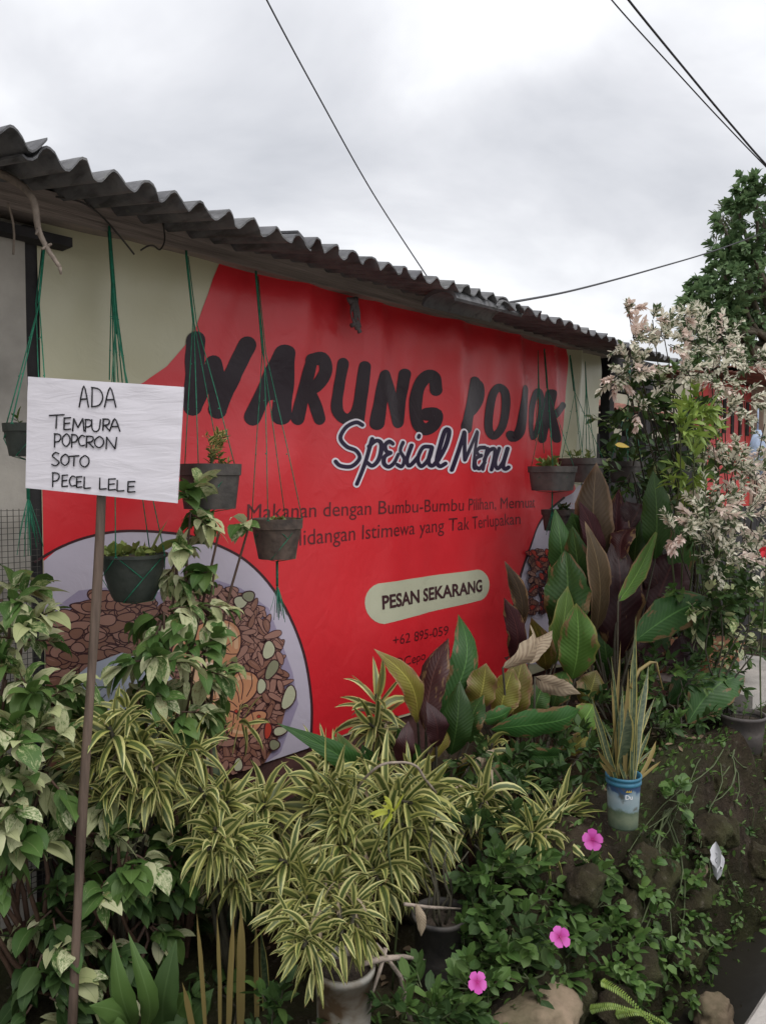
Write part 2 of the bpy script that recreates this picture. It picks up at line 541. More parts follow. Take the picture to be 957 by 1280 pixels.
def m_roof():
    m, nt, out = newmat('fibre_cement')
    tc = nn(nt, 'TexCoord')
    n = nn(nt, 'TexNoise', {'Vector': tc.outputs['Object'], 'Scale': 3.0, 'Detail': 8.0, 'Roughness': 0.65})
    n2 = nn(nt, 'TexNoise', {'Vector': nn(nt, 'Mapping', {'Vector': tc.outputs['Object'], 'Scale': (9, 1.0, 9)}).outputs[0], 'Scale': 4.0, 'Detail': 5.0})
    c = ramp(nt, n.outputs[0], [(0.3, (0.085, 0.085, 0.092)), (0.5, (0.155, 0.155, 0.162)), (0.72, (0.23, 0.226, 0.222))])
    c = mix(nt, ramp(nt, n2.outputs[0], [(0.50, 0), (0.68, 0.75)]), c, (0.06, 0.06, 0.058))
    n4 = nn(nt, 'TexNoise', {'Vector': tc.outputs['Object'], 'Scale': 18.0, 'Detail': 7.0, 'Roughness': 0.7})
    c = mix(nt, ramp(nt, n4.outputs[0], [(0.60, 0), (0.70, 0.6)]), c, (0.20, 0.21, 0.17))
    p = nn(nt, 'BsdfPrincipled', {'Base Color': c, 'Roughness': 0.9, 'Specular IOR Level': 0.2})
    n3 = nn(nt, 'TexNoise', {'Vector': tc.outputs['Object'], 'Scale': 45.0, 'Detail': 6.0})
    b = nn(nt, 'Bump', {'Height': n3.outputs[0], 'Strength': 0.4, 'Distance': 0.01})
    nt.links.new(b.outputs[0], p.inputs['Normal'])
    nt.links.new(p.outputs[0], out.inputs[0])
    return m


M['roof'] = m_roof()


def m_bank(name, moss=0.5, gain=1.0):
    m, nt, out = newmat(name)
    tc = nn(nt, 'TexCoord')
    n = nn(nt, 'TexNoise', {'Vector': tc.outputs['Object'], 'Scale': 4.0, 'Detail': 9.0, 'Roughness': 0.7})
    n2 = nn(nt, 'TexNoise', {'Vector': tc.outputs['Object'], 'Scale': 2.2, 'Detail': 6.0, 'Roughness': 0.6})
    n3 = nn(nt, 'TexNoise', {'Vector': tc.outputs['Object'], 'Scale': 28.0, 'Detail': 8.0, 'Roughness': 0.7})
    c = ramp(nt, n.outputs[0], [(0.3, (0.024, 0.017, 0.011)), (0.50, (0.065, 0.046, 0.030)), (0.74, (0.16, 0.12, 0.08))])
    c = mix(nt, ramp(nt, n2.outputs[0], [(0.50 - 0.12 * moss, 0), (0.70, moss)]), c, (0.055, 0.072, 0.018))
    c = mix(nt, ramp(nt, n3.outputs[0], [(0.58, 0), (0.70, 0.7)]), c, (0.22, 0.19, 0.15))
    if gain != 1.0:
        c = nn(nt, 'VectorMath', {0: c, 3: gain}, operation='SCALE').outputs[0]
    p = nn(nt, 'BsdfPrincipled', {'Base Color': c, 'Roughness': 0.92, 'Specular IOR Level': 0.2})
    b = nn(nt, 'Bump', {'Height': n3.outputs[0], 'Strength': 1.0, 'Distance': 0.04})
    nt.links.new(b.outputs[0], p.inputs['Normal'])
    nt.links.new(p.outputs[0], out.inputs[0])
    return m


M['bank'] = m_bank('earth_ground', 0.8, 0.62)
M['rock'] = m_bank('mossy_rock', 0.9, 0.8)
M['palestone'] = simple('pale_stone', (0.27, 0.20, 0.14), 0.9, 0.3, 7, 0.9, 30, 0.2, 0, (0.09, 0.08, 0.045), 9)


def m_vinyl(name, col, rough=0.36, bump=0.17, spec=0.5):
    m, nt, out = newmat(name)
    tc = nn(nt, 'TexCoord')
    n = nn(nt, 'TexNoise', {'Vector': tc.outputs['Object'], 'Scale': 9.0, 'Detail': 5.0, 'Roughness': 0.55, 'Distortion': 0.8})
    n2 = nn(nt, 'TexNoise', {'Vector': tc.outputs['Object'], 'Scale': 2.0, 'Detail': 6.0})
    c = ramp(nt, n2.outputs[0], [(0.3, tuple(x * 0.88 for x in col)), (0.65, col)])
    p = nn(nt, 'BsdfPrincipled', {'Base Color': c, 'Roughness': rough, 'Specular IOR Level': spec})
    b = nn(nt, 'Bump', {'Height': n.outputs[0], 'Strength': bump, 'Distance': 0.02})
    nt.links.new(b.outputs[0], p.inputs['Normal'])
    nt.links.new(p.outputs[0], out.inputs[0])
    return m


V = {}
for k, c in dict(cream=(0.52, 0.49, 0.33), red=(0.67, 0.018, 0.028), black=(0.022, 0.010, 0.016), navy=(0.022, 0.012, 0.040), white=(0.80, 0.74, 0.80),
                 lilac=(0.52, 0.47, 0.56), darkred=(0.10, 0.009, 0.013), outline=(0.055, 0.022, 0.026), button=(0.50, 0.50, 0.36),
                 bean=(0.24, 0.11, 0.075), bean2=(0.33, 0.17, 0.13), shrimp=(0.55, 0.25, 0.13), shrimp2=(0.66, 0.40, 0.24), pale=(0.48, 0.48, 0.33),
                 olive=(0.24, 0.24, 0.15), chili=(0.45, 0.05, 0.03), shade=(0.33, 0.28, 0.40), ice=(0.45, 0.48, 0.58), gleam=(0.80, 0.62, 0.46), slate=(0.16, 0.16, 0.21)).items():
    V[k] = m_vinyl('vinyl_' + k, c, spec=0.28 if max(c) < 0.1 else 0.65)

# ------------------------------------------------------------------ terrain
def sstep(a, b, x):
    t = max(0.0, min(1.0, (x - a) / (b - a)))
    return t * t * (3 - 2 * t)


def fbm(x, y, z=0.0, o=4):
    s, a, f = 0.0, 1.0, 1.0
    for _ in range(o):
        s += a * mnoise.noise(Vector((x * f, y * f, z)))
        a *= 0.5
        f *= 2.05
    return s


BANK_TOP = 0.36


def gz(x, y):
    if y < 0.6:
        return -0.06
    near = sstep(-30, -2, x) * (1 - sstep(14, 30, x))
    wob = 0.05 * fbm(x * 1.3, 0.3, 1.7, 3)
    a = 1.10 + wob
    b = 1.30 + 1.6 * wob
    z = -0.06 + (-0.42 + 0.06) * sstep(0.66, 0.76, y)
    z += (BANK_TOP + 0.42) * sstep(a - 0.04, b, y)
    z += -0.12 * sstep(1.4, 2.5, y) * (1 - sstep(5, 9, y))
    low = 1 - sstep(1.9, 2.45, x + 0.25 * (y - 1.4))
    z -= 0.26 * sstep(1.40, 1.62, y) * (1 - sstep(3.3, 3.9, x)) * (1 - low) * (1 - 0.6 * sstep(2.2, 2.6, y))
    z -= low * 0.40 * sstep(1.05, 1.35, y) * (1 - 0.55 * sstep(1.7, 2.6, y))
    if y > 0.8:
        z += 0.035 * fbm(x * 2.4, y * 2.4, 0.0, 4) + 0.02 * fbm(x * 9, y * 9, 4.0, 3)
    return z


mb = MB()
xs = [-400, -120, -50, -20, -8, -4] + [-2 + 0.06 * i for i in range(0, 167)] + [8.4 + 0.3 * i for i in range(0, 30)] + [20, 28, 40, 80, 200, 500]
ys = [-300, -80, -30, -10, -3, -0.5, 0.5, 0.65] + [0.70 + 0.035 * i for i in range(0, 30)] + [1.8 + 0.1 * i for i in range(0, 16)] + [3.6, 4.2, 5, 6.5, 9, 14, 30, 80, 250, 600]
def gpos(x, y):
    z = gz(x, y)
    k = sstep(0.95, 1.08, y) * (1 - sstep(1.36, 1.5, y)) * sstep(-3, -1, x) * (1 - sstep(10, 14, x))
    return Vector((x, y - k * (0.05 * fbm(x * 4.0, z * 4.0, 2.0, 4) + 0.05 * abs(fbm(x * 8, z * 8, 5.0, 3))), z + k * 0.025 * fbm(x * 11, y * 11, 8.0, 3)))


def gvert(x, y):
    return mb.vert(gpos(x, y))


ids = [[gvert(x, y) for y in ys] for x in xs]
for i in range(len(xs) - 1):
    for j in range(len(ys) - 1):
        mb.face([ids[i][j], ids[i + 1][j], ids[i + 1][j + 1], ids[i][j + 1]])
ground = kind(mb.build('ground', M['bank']), 'structure')

# road slab, with a broken rounded edge beside the ditch
mb = MB()
rx = [-300, -60, -20, -8] + [-4 + 0.12 * i for i in range(0, 120)] + [12, 20, 60, 400]
top, bot, inn = [], [], []
for x in rx:
    e = 0.722 + 0.012 * fbm(x * 2.1, 3.3)
    top.append(mb.vert((x, e - 0.012, 0.0)))
    bot.append(mb.vert((x, e, -0.25)))
    inn.append((mb.vert((x, -3.2, 0.0)), mb.vert((x, e, -0.012))))
for i in range(len(rx) - 1):
    mb.face([inn[i][0], inn[i + 1][0], top[i + 1], top[i]])
    mb.face([top[i], top[i + 1], inn[i + 1][1], inn[i][1]])
    mb.face([inn[i][1], inn[i + 1][1], bot[i + 1], bot[i]])
kind(mb.build('road', M['road'], smooth=False), 'structure')

# shallow dark water standing in the ditch
m, nt, out = newmat('ditch_water')
tcx = nn(nt, 'TexCoord')
nz = nn(nt, 'TexNoise', {'Vector': tcx.outputs['Object'], 'Scale': 14.0, 'Detail': 3.0})
bp = nn(nt, 'Bump', {'Height': nz.outputs[0], 'Strength': 0.15, 'Distance': 0.01})
pr = nn(nt, 'BsdfPrincipled', {'Base Color': (0.022, 0.019, 0.015, 1), 'Roughness': 0.28, 'Specular IOR Level': 0.35, 'Normal': bp.outputs[0]})
nt.links.new(pr.outputs[0], out.inputs[0])
mb = MB()
mb.quad((-8, 0.73, -0.40), (20, 0.73, -0.40), (20, 1.16, -0.40), (-8, 1.16, -0.40))
kind(mb.build('ditch_water', m), 'structure')

# porch floor beyond the plants
mb = MB()
mb.box((4.75, 1.62, BANK_TOP + 0.02), 1.0, 0.60, 0.10)
mb.build('porch_floor', M['road'], smooth=False)
kind(bpy.data.objects['porch_floor'], 'structure')

# ------------------------------------------------------------------ the stall building
YB = 2.60          # banner plane
warung = thing('food_stall_building', 'low food stall building with a grey corrugated roof, behind the red banner', 'building', (2.5, 3.0, 0.3))
X0, X1 = -1.2, 5.06
TOPZ = wp(135, 262, YB + 0.03).z
mb = MB()
mb.box(((X0 + X1) / 2, 2.71, (TOPZ + 0.0) / 2), X1 - X0, 0.14, TOPZ)
mb.box((X1 - 0.07, 3.95, 1.25), 0.14, 2.3, 2.5)
mb.box((X0 + 0.07, 3.95, 1.25), 0.14, 2.3, 2.5)
mb.box(((X0 + X1) / 2, 5.15, 1.4), X1 - X0, 0.14, 2.8)
mb.build('wall', M['concrete'], warung, smooth=False)
mb = MB()
pl = wp(330, 965, 2.60)
mb.box(((X0 + X1) / 2, 2.625, 0.25), X1 - X0 - 0.02, 0.06, 0.5)
mb.build('plinth', M['brickdark'], warung, smooth=False)
# grey wall panel left of the banner, standing a little proud
xl1 = wp(34, 450, YB - 0.02).x
zt = wp(20, 296, YB - 0.02).z
zb0 = wp(20, 1120, YB - 0.02).z
mb = MB()
mb.box(((X0 + xl1) / 2, YB + 0.02, (zt + 0.1) / 2), xl1 - X0, 0.08, zt - 0.1)
mb.build('side_wall', M['concrete'], warung, smooth=False)
xl2 = wp(53, 450, YB + 0.01).x
mb = MB()
mb.box(((xl1 + xl2) / 2 + 0.002, YB + 0.02, (zt + 0.1) / 2 + 0.05), xl2 - xl1 - 0.004, 0.05, zt - 0.1)  # dark strip standing in for the shade of the gap beside the wall
mb.box((xl1 - 0.08, YB - 0.035, zt + 0.005), 0.42, 0.09, 0.03)
mb.build('dark_gap_strip', M['dark_timber'], warung, smooth=False)
# timber wall plate above the banner
za, zb_ = wp(135, 291, YB - 0.06).z, wp(135, 258, YB - 0.06).z
mb = MB()
N = 40
prev = None
for i in range(N + 1):
    x = X0 + (X1 + 0.02 - X0) * i / N
    w = 0.012 * fbm(x * 1.2, 5.0)
    ring = [mb.vert((x, YB - 0.07 + w, za + w)), mb.vert((x, YB - 0.066 + w * 0.6, zb_ + w)), mb.vert((x, YB + 0.06, zb_ + w)), mb.vert((x, YB + 0.06, za + w))]
    if prev:
        for k in range(4):
            mb.face([prev[k], ring[k], ring[(k + 1) % 4], prev[(k + 1) % 4]])
    else:
        mb.face(ring)
    prev = ring
mb.face(prev[::-1])
mb.build('wall_plate', M['timber'], warung, smooth=True, auto=40)
# rafters under the eave
mb = MB()
SL = math.tan(math.radians(11))
EY = 2.10
EZ = wp(135, 222, EY).z
for i in range(9):
    x = X0 + 0.3 + i * 0.72
    mb.bar((x, EY + 0.58, EZ - 0.052 + 0.58 * SL), (x, 4.9, EZ - 0.052 + 2.8 * SL), 0.05, 0.05)
mb.build('rafter', M['dark_timber'], warung, smooth=False, label='row of dark rafters under the eave')
# corrugated sheets
PIT, AMP = 0.099, 0.023
random.seed(4)


def sheet(xa, xb, lift, skew, edge, amp=AMP):
    mb = MB()
    nx = int((xb - xa) / PIT * 10)
    rows = [0.0, 0.04, 0.5, 1.4, 2.9]
    T = 0.007
    tid, bid = [], []
    for i in range(nx + 1):
        x = xa + (xb - xa) * i / nx
        h = amp * (1.0 - 0.09 * max(0.0, x - 0.8)) * (1 + 0.15 * mnoise.noise(Vector((x * 7, 2.0, xa)))) * math.cos(2 * math.pi * (x - 0.062 + 0.012 * mnoise.noise(Vector((x * 1.5, 0, 0)))) / PIT)
        rt, rb = [], []
        for y in rows:
            yy = EY + edge + y + skew * (x - xa) + 0.004 * math.sin(x * 13) + (0.030 * fbm(x * 14, 1.0, xa, 4) if y < 0.01 else 0)
            z = EZ + lift + (yy - EY) * SL + h + 0.008 * math.sin(x * 2.3 + y) - 0.016 * (x - 1.0) + 0.006 * fbm(x * 5, y, 3.0, 2)
            rt.append(mb.vert((x, yy, z + T)))
            rb.append(mb.vert((x, yy, z)))
        tid.append(rt)
        bid.append(rb)
    n = len(rows)
    for i in range(nx):
        for j in range(n - 1):
            mb.face([tid[i][j], tid[i + 1][j], tid[i + 1][j + 1], tid[i][j + 1]])
            mb.face([bid[i][j], bid[i][j + 1], bid[i + 1][j + 1], bid[i + 1][j]])
        mb.face([bid[i][0], bid[i + 1][0], tid[i + 1][0], tid[i][0]])
    for e in (0, nx):
        for j in range(n - 1):
            q = [bid[e][j], tid[e][j], tid[e][j + 1], bid[e][j + 1]]
            mb.face(q if e == 0 else q[::-1])
    return mb


cuts = [(-1.4, wp(57, 190, EY).x, 0.020, 0.0, -0.02), (wp(30, 190, EY).x, wp(390, 300, EY).x, 0.0, 0.004, 0.0),
        (wp(375, 300, EY).x, wp(640, 390, EY).x, 0.012, -0.003, 0.02), (wp(625, 390, EY).x, X1 + 0.18, -0.004, 0.0, 0.0)]
for (a, b, l, s, e) in cuts:
    sheet(a, b, l, s, e).build('roof_sheet', M['roof'], warung, smooth=True, auto=50)
# loose ridge piece lying on the eave
mb = MB()
pa, pb = wp(548, 380, EY + 0.12), wp(632, 400, EY + 0.12)
prev = None
for i in range(13):
    t = i / 12
    p = pa.lerp(pb, t)
    ring = []
    for k in range(9):
        a = math.pi * k / 8
        ring.append(mb.vert((p.x, p.y - 0.10 * math.cos(a), p.z + 0.012 + (0.058 + 0.006 * math.sin(t * 40)) * math.sin(a))))
    for k in range(9):
        a = math.pi * (8 - k) / 8
        ring.append(mb.vert((p.x, p.y - 0.09 * math.cos(a), p.z + 0.002 + 0.048 * math.sin(a))))
    if prev:
        for k in range(18):
            mb.face([prev[k], ring[k], ring[(k + 1) % 18], prev[(k + 1) % 18]])
    prev = ring if True else prev
    if i in (0, 12):
        mb.face(ring if i else ring[::-1])
tag(mb.build('ridge_cap', M['roof'], auto=50), 'curved grey ridge piece lying loose on the roof edge', 'roof piece')

# wire mesh panel in front of the grey wall, lower left
mb = MB()
xm0, xm1 = xl1 - 0.62, wp(52, 800, YB - 0.05).x
zm0, zm1 = wp(20, 1125, YB - 0.05).z, wp(20, 636, YB - 0.05).z
x = xm0
while x <= xm1:
    mb.bar((x, YB - 0.05 + 0.004 * math.sin(x * 30), zm0), (x, YB - 0.05, zm1), 0.0017, 0.0017, Vector((0, 1, 0)))
    x += 0.0185
z = zm0
while z <= zm1:
    mb.bar((xm0, YB - 0.052, z), (xm1, YB - 0.052 + 0.003 * math.sin(z * 20), z), 0.0017, 0.0017)
    z += 0.0185
tag(mb.build('wire_mesh_panel', M['wire'], smooth=False), 'dark square wire mesh panel fixed on the grey wall at far left', 'wire mesh')

# ------------------------------------------------------------------ the banner
def bwave(x, z):
    """how far the vinyl stands off the flat plane (towards the road)"""
    top = wp(135, 291, YB).z
    t = max(0.0, min(1.0, (top - z) / 2.1))
    w = 0.0
    # swags between the tie points under the wall plate
    for cx, amp, wd in ((2.28, 0.016, 0.13), (2.75, 0.012, 0.10), (3.35, 0.018, 0.16), (3.95, 0.014, 0.10), (4.35, 0.012, 0.09), (1.45, 0.010, 0.12), (4.68, 0.02, 0.07)):
        w += 2.3 * amp * math.exp(-((x - cx - 0.22 * t * (1 if int(cx * 10) % 2 else -1)) / (wd * (0.6 + t))) ** 2) * (1 - 0.75 * t)
    w += 0.005 * math.exp(-((x - 2.05 - 0.05 * math.sin(z * 3)) / 0.055) ** 2) + 0.006 * math.exp(-((x - 3.05 + 0.04 * math.sin(z * 4)) / 0.055) ** 2) + 0.006 * math.exp(-((x - 3.72) / 0.055) ** 2) * (1 - t)
    w += 0.006 * math.sin(x * 9.0 + 2.2 * z) * (0.4 + 0.6 * (1 - t))
    w += 0.005 * math.sin(z * 7.5 - 1.8 * x + 1.0)
    w += 0.008 * mnoise.noise(Vector((x * 1.7, z * 1.7, 3.0)))
    w += 0.0035 * mnoise.noise(Vector((x * 6.0, z * 6.0, 7.0)))
    w += 0.030 * math.exp(-((x - 4.45 - 0.12 * (1 - t)) / 0.07) ** 2) * sstep(0.35, 0.8, t)      # deep fold low on the right
    w += 0.016 * math.exp(-((t - 0.06) / 0.055) ** 2) * (0.5 + 0.5 * math.sin(x * 4.0))          # sag just under the plate
    flat = (1 - sstep(2.42, 2.8, x)) * (1 - sstep(1.30, 1.70, z))      # drawn tight over the lower left
    return 0.012 + w * (1 - flat)


def bpt(x, z, off):
    return Vector((x, YB - bwave(x, z) - off, z))


banner = thing('vinyl_banner', 'large red and cream vinyl banner reading WARUNG POJOK, fixed under the roof edge', 'banner', (3.0, YB, 0.36))
bz = lambda px, py: (lambda p: (p.x, p.z))(wp(px, py, YB - 0.012))
bTop = wp(135, 275, YB).z
bL, bR = bz(52, 600)[0], bz(748, 500)[0]
bBot = wp(300, 964, YB - 0.012).z

mb = MB()
NX, NZ = 190, 110
g = [[mb.vert(bpt(bL + (bR - bL) * i / NX, bBot + (bTop - bBot) * j / NZ, 0.0)) for j in range(NZ + 1)] for i in range(NX + 1)]
for i in range(NX):
    for j in range(NZ):
        mb.face([g[i][j], g[i + 1][j], g[i + 1][j + 1], g[i][j + 1]])
mb.build('sheet', V['cream'], banner)


def flat_build(name, bm, mats, off, parent=banner, step=0.03, label=None):
    """bm holds flat faces with co = (x, z, local offset); cut along a grid and lay it on the vinyl"""
    vs = [v.co for v in bm.verts]
    if not vs:
        return None
    for ax in (0, 1):
        lo, hi = min(v[ax] for v in vs), max(v[ax] for v in vs)
        k = math.ceil(lo / step)
        no = (1, 0, 0) if ax == 0 else (0, 1, 0)
        while k * step < hi:
            co = [0, 0, 0]
            co[ax] = k * step
            bmesh.ops.bisect_plane(bm, geom=bm.verts[:] + bm.edges[:] + bm.faces[:], dist=1e-6, plane_co=co, plane_no=no)
            k += 1
        vs = [v.co for v in bm.verts]
    pl_ = parent_loc(parent)
    for v in bm.verts:
        v.co = bpt(v.co.x, v.co.y, off + v.co.z) - pl_
    bm.normal_update()
    for f in bm.faces:
        if f.normal.y > 0:
            f.normal_flip()
        f.smooth = True
    me = bpy.data.meshes.new(name)
    bm.to_mesh(me)
    bm.free()
    for m in (mats if isinstance(mats, list) else [mats]):
        me.materials.append(m)
    o = bpy.data.objects.new(name, me)
    COL.objects.link(o)
    o.parent = parent
    if label:
        o['label'] = label
    return o


def clampb(p):
    return (max(bL + 0.002, min(bR - 0.002, p[0])), max(bBot + 0.002, min(bTop, p[1])))


def add_poly(bm, pts, dz=0.0, mat=0, px=True):
    q = [clampb(bz(*p)) if px else p for p in pts]
    vs = [bm.verts.new((a, b, dz)) for a, b in q]
    try:
        f = bm.faces.new(vs)
    except ValueError:
        return
    f.material_index = mat
    bmesh.ops.triangulate(bm, faces=[f])


def crom(pts, n=6, closed=False):
    P = [Vector(p) for p in pts]
    N = len(P)
    out = []
    for i in range(N if closed else N - 1):
        g_ = (lambda k: P[k % N]) if closed else (lambda k: P[max(0, min(N - 1, k))])
        a, b, c, d = g_(i - 1), g_(i), g_(i + 1), g_(i + 2)
        for s in range(n):
            t = s / n
            out.append(0.5 * ((2 * b) + (c - a) * t + (2 * a - 5 * b + 4 * c - d) * t * t + (3 * b - a - 3 * c + d) * t ** 3))
    if not closed:
        out.append(P[-1])
    return out


def add_stroke(bm, pts, w, dz, mat=0, sm=True, w2=None, closed=False, jit=0.0):
    """brush stroke of width w (photo pixels) with round ends, laid out on the banner"""
    P = [Vector((p[0], p[1])) for p in pts]
    if sm and len(P) > 2:
        P = [Vector((q[0], q[1])) for q in crom([(p.x, p.y, 0) for p in P], 6, closed)]
    if closed:
        P = P + [P[0]]
    n = len(P)
    w2 = w if w2 is None else w2
    L, R = [], []
    for i, p in enumerate(P):
        d = (P[min(i + 1, n - 1)] - P[max(i - 1, 0)])
        if closed and i in (0, n - 1):
            d = P[1] - P[-2]
        d.normalize()
        h = (w + (w2 - w) * i / max(1, n - 1)) / 2
        if jit:
            h *= 1 + jit * mnoise.noise(Vector((p.x * 0.05, p.y * 0.05, dz * 1000)))
        s = Vector((-d.y, d.x)) * h
        L.append(p + s)
        R.append(p - s)
    def V_(p):
        a, b = bz(p.x, p.y)
        return bm.verts.new((a, b, dz))
    l = [V_(p) for p in L]
    r = [V_(p) for p in R]
    for i in range(n - 1):
        f = bm.faces.new((l[i], l[i + 1], r[i + 1], r[i]))
        f.material_index = mat
    if not closed:
        for (c, a, b, sg) in ((P[0], l[0], r[0], 1), (P[-1], l[-1], r[-1], -1)):
            h = (L[0] - P[0]) if sg == 1 else (L[-1] - P[-1])
            arc = []
            for k in range(1, 8):
                an = math.pi * k / 8 * sg
                arc.append(V_(c + Vector((h.x * math.cos(an) - h.y * math.sin(an), h.x * math.sin(an) + h.y * math.cos(an)))))
            f = bm.faces.new([a] + arc + [b])
            f.material_index = mat


# red field
bm = bmesh.new()
add_poly(bm, [(276, 322), (262, 350), (250, 385), (243, 408), (230, 432), (208, 458), (180, 478), (150, 492), (100, 508), (40, 524), (40, 1080), (200, 1030), (330, 1000), (480, 900),
              (640, 860), (720, 770), (725, 620), (692, 585), (697, 555), (703, 510), (707, 470), (709, 448), (705, 420), (640, 395), (560, 380), (450, 340), (350, 300), (290, 285)])
flat_build('red_field', bm, V['red'], 0.0018)
# plates
plate = [(44, 702), (75, 684), (110, 671), (150, 664), (200, 665), (245, 672), (290, 690), (320, 712), (345, 742), (365, 778), (380, 820), (388, 868), (389, 905), (386, 950)]
bm = bmesh.new()
add_poly(bm, plate + [(386, 990), (200, 1060), (44, 1090)])
flat_build('printed_plate', bm, V['lilac'], 0.0024)
bm = bmesh.new()
add_poly(bm, [(760, 590), (700, 622), (672, 655), (655, 690), (645, 730), (640, 775), (640, 830), (700, 830), (760, 790)])
flat_build('printed_plate', bm, V['lilac'], 0.0024)
bm = bmesh.new()
add_stroke(bm, plate, 3.2, 0.0)
flat_build('plate_outline', bm, V['outline'], 0.0032)
bm = bmesh.new()
add_stroke(bm, [(700, 622), (672, 655), (655, 690), (645, 730), (640, 775), (640, 820)], 2.2, 0.0)
flat_build('plate_outline', bm, V['outline'], 0.0032)

# food on the plates
random.seed(11)
FM = [V['outline'], V['bean'], V['bean2'], V['shrimp'], V['shrimp2'], V['pale'], V['olive'], V['chili'], V['shade'], V['ice'], V['slate'], V['red'], V['gleam']]
bm = bmesh.new()
dzc = [0.0]


def nz_():
    dzc[0] += 0.000004
    return dzc[0]


def blob(cx, cy, rx_, ry_, rot, mat, ol=1.6, hi=None, wob=0.08):
    pts, pts2 = [], []
    ph = random.random() * 9
    for k in range(18):
        a = 2 * math.pi * k / 18
        q = 1 + wob * math.sin(3 * a + ph)
        for lst, ex in ((pts, ol), (pts2, 0.0)):
            x, y = math.cos(a) * (rx_ * q + ex), math.sin(a) * (ry_ * q + ex)
            lst.append((cx + x * math.cos(rot) - y * math.sin(rot), cy + x * math.sin(rot) + y * math.cos(rot)))
    add_poly(bm, pts, nz_(), 0)
    add_poly(bm, pts2, nz_(), mat)
    if hi:
        x, y = -rx_ * 0.15, -ry_ * 0.35
        cx2, cy2 = cx + x * math.cos(rot) - y * math.sin(rot), cy + x * math.sin(rot) + y * math.cos(rot)
        p3 = []
        for k in range(10):
            a = 2 * math.pi * k / 10
            x, y = math.cos(a) * rx_ * 0.5, math.sin(a) * ry_ * 0.16
            p3.append((cx2 + x * math.cos(rot) - y * math.sin(rot), cy2 + x * math.sin(rot) + y * math.cos(rot)))
        add_poly(bm, p3, nz_(), hi)


# soft shade around the heap, then the heap ground colour
add_poly(bm, [(56, 782), (75, 755), (98, 738), (150, 732), (180, 745), (215, 735), (262, 722), (300, 735), (335, 760), (350, 800), (365, 840), (372, 880), (350, 940), (330, 960), (200, 1000), (56, 1000)], nz_(), 8)
add_poly(bm, [(56, 792), (80, 772), (100, 752), (125, 748), (160, 750), (185, 765), (215, 745), (262, 730), (300, 745), (325, 770), (338, 805), (352, 840), (358, 880), (345, 930), (330, 962), (200, 1000), (56, 1000)], nz_(), 1)
for i in range(330):      # left heap of beans
    t = random.random()
    cx = 58 + 130 * random.random()
    cy = 742 + 112 * random.random()
    if cy < 792 - 0.80 * (cx - 55):
        continue
    blob(cx, cy, random.uniform(8, 14), random.uniform(4.5, 6.5), random.uniform(-0.5, 0.4), random.choice([1, 1, 2]), 1.5, 2 if random.random() < 0.4 else None)
for i in range(900):      # right heap, long thin pieces
    cx = 205 + 150 * random.random()
    cy = 735 + 235 * random.random()
    ex = (cx - 262) / 92
    ey = (cy - 855) / 128
    if ex * ex + ey * ey > 1:
        continue
    blob(cx, cy, random.uniform(7, 12), random.uniform(2.6, 4.0), random.uniform(-1.4, 1.4), random.choice([1, 2, 2]), 1.0, 2 if random.random() < 0.5 else None)
# pale bowl with curls
add_poly(bm, [(86, 850), (110, 830), (150, 815), (190, 822), (215, 850), (222, 900), (215, 960), (150, 985), (80, 985), (80, 900)], nz_(), 9)
for (x, y, r) in ((100, 848, 6), (138, 842, 7), (128, 866, 8), (182, 880, 5), (160, 905, 6), (110, 905, 6), (195, 925, 6)):
    add_stroke(bm, [(x + r, y), (x, y - r), (x - r, y), (x - r * 0.4, y + r * 0.7), (x + r * 0.2, y + r * 0.2)], 1.8, nz_(), 10)


Z4 = lambda l: [(x / 2.127, 625 + y / 2.127) for x, y in l]


def prawn(outline, mat, segs, gleams, dots=()):
    """printed prawn: filled outline with a dark line round it, segment lines, soft bands of highlight"""
    P = [(q.x, q.y) for q in crom([(p[0], p[1], 0) for p in Z4(outline)], 4, True)]
    add_poly(bm, P, nz_(), mat)
    cx_, cy_ = sum(p[0] for p in P) / len(P), sum(p[1] for p in P) / len(P)
    for gpts, w, gm in gleams:
        add_stroke(bm, Z4(gpts), w, nz_(), gm)
    for sg in segs:
        add_stroke(bm, Z4(sg), 1.2, nz_(), 0)
    for d in dots:
        q = Z4([d])[0]
        blob(q[0], q[1], 1.8, 1.8, 0, 7, 0.8)
    add_stroke(bm, P, 1.9, nz_(), 0, False, None, True)


prawn([(452, 392), (478, 370), (505, 362), (500, 395), (482, 428), (458, 422)], 3, [[(470, 392), (484, 400)]], [([(462, 385), (484, 374)], 3, 4)])
prawn([(506, 352), (520, 332), (560, 318), (605, 320), (632, 345), (634, 390), (614, 427), (586, 442), (568, 424), (584, 398), (560, 380), (538, 372), (516, 380)], 3,
      [[(560, 320), (563, 345), (560, 372)], [(604, 322), (598, 352), (584, 372)], [(632, 358), (610, 376), (590, 392)], [(624, 408), (604, 408), (586, 404)]], [([(560, 330), (600, 334), (620, 356), (622, 390)], 5, 4), ([(575, 330), (606, 340)], 2, 12)])
prawn([(488, 462), (500, 436), (530, 418), (572, 426), (596, 456), (600, 502), (582, 536), (556, 572), (544, 604), (538, 562), (528, 520), (510, 490)], 4,
      [[(530, 420), (534, 450), (524, 476)], [(572, 428), (562, 462), (542, 486)], [(598, 474), (574, 494), (552, 506)], [(590, 524), (566, 528), (546, 530)]], [([(515, 440), (550, 434), (578, 456), (584, 490)], 5, 12), ([(566, 520), (552, 550)], 4, 3)])
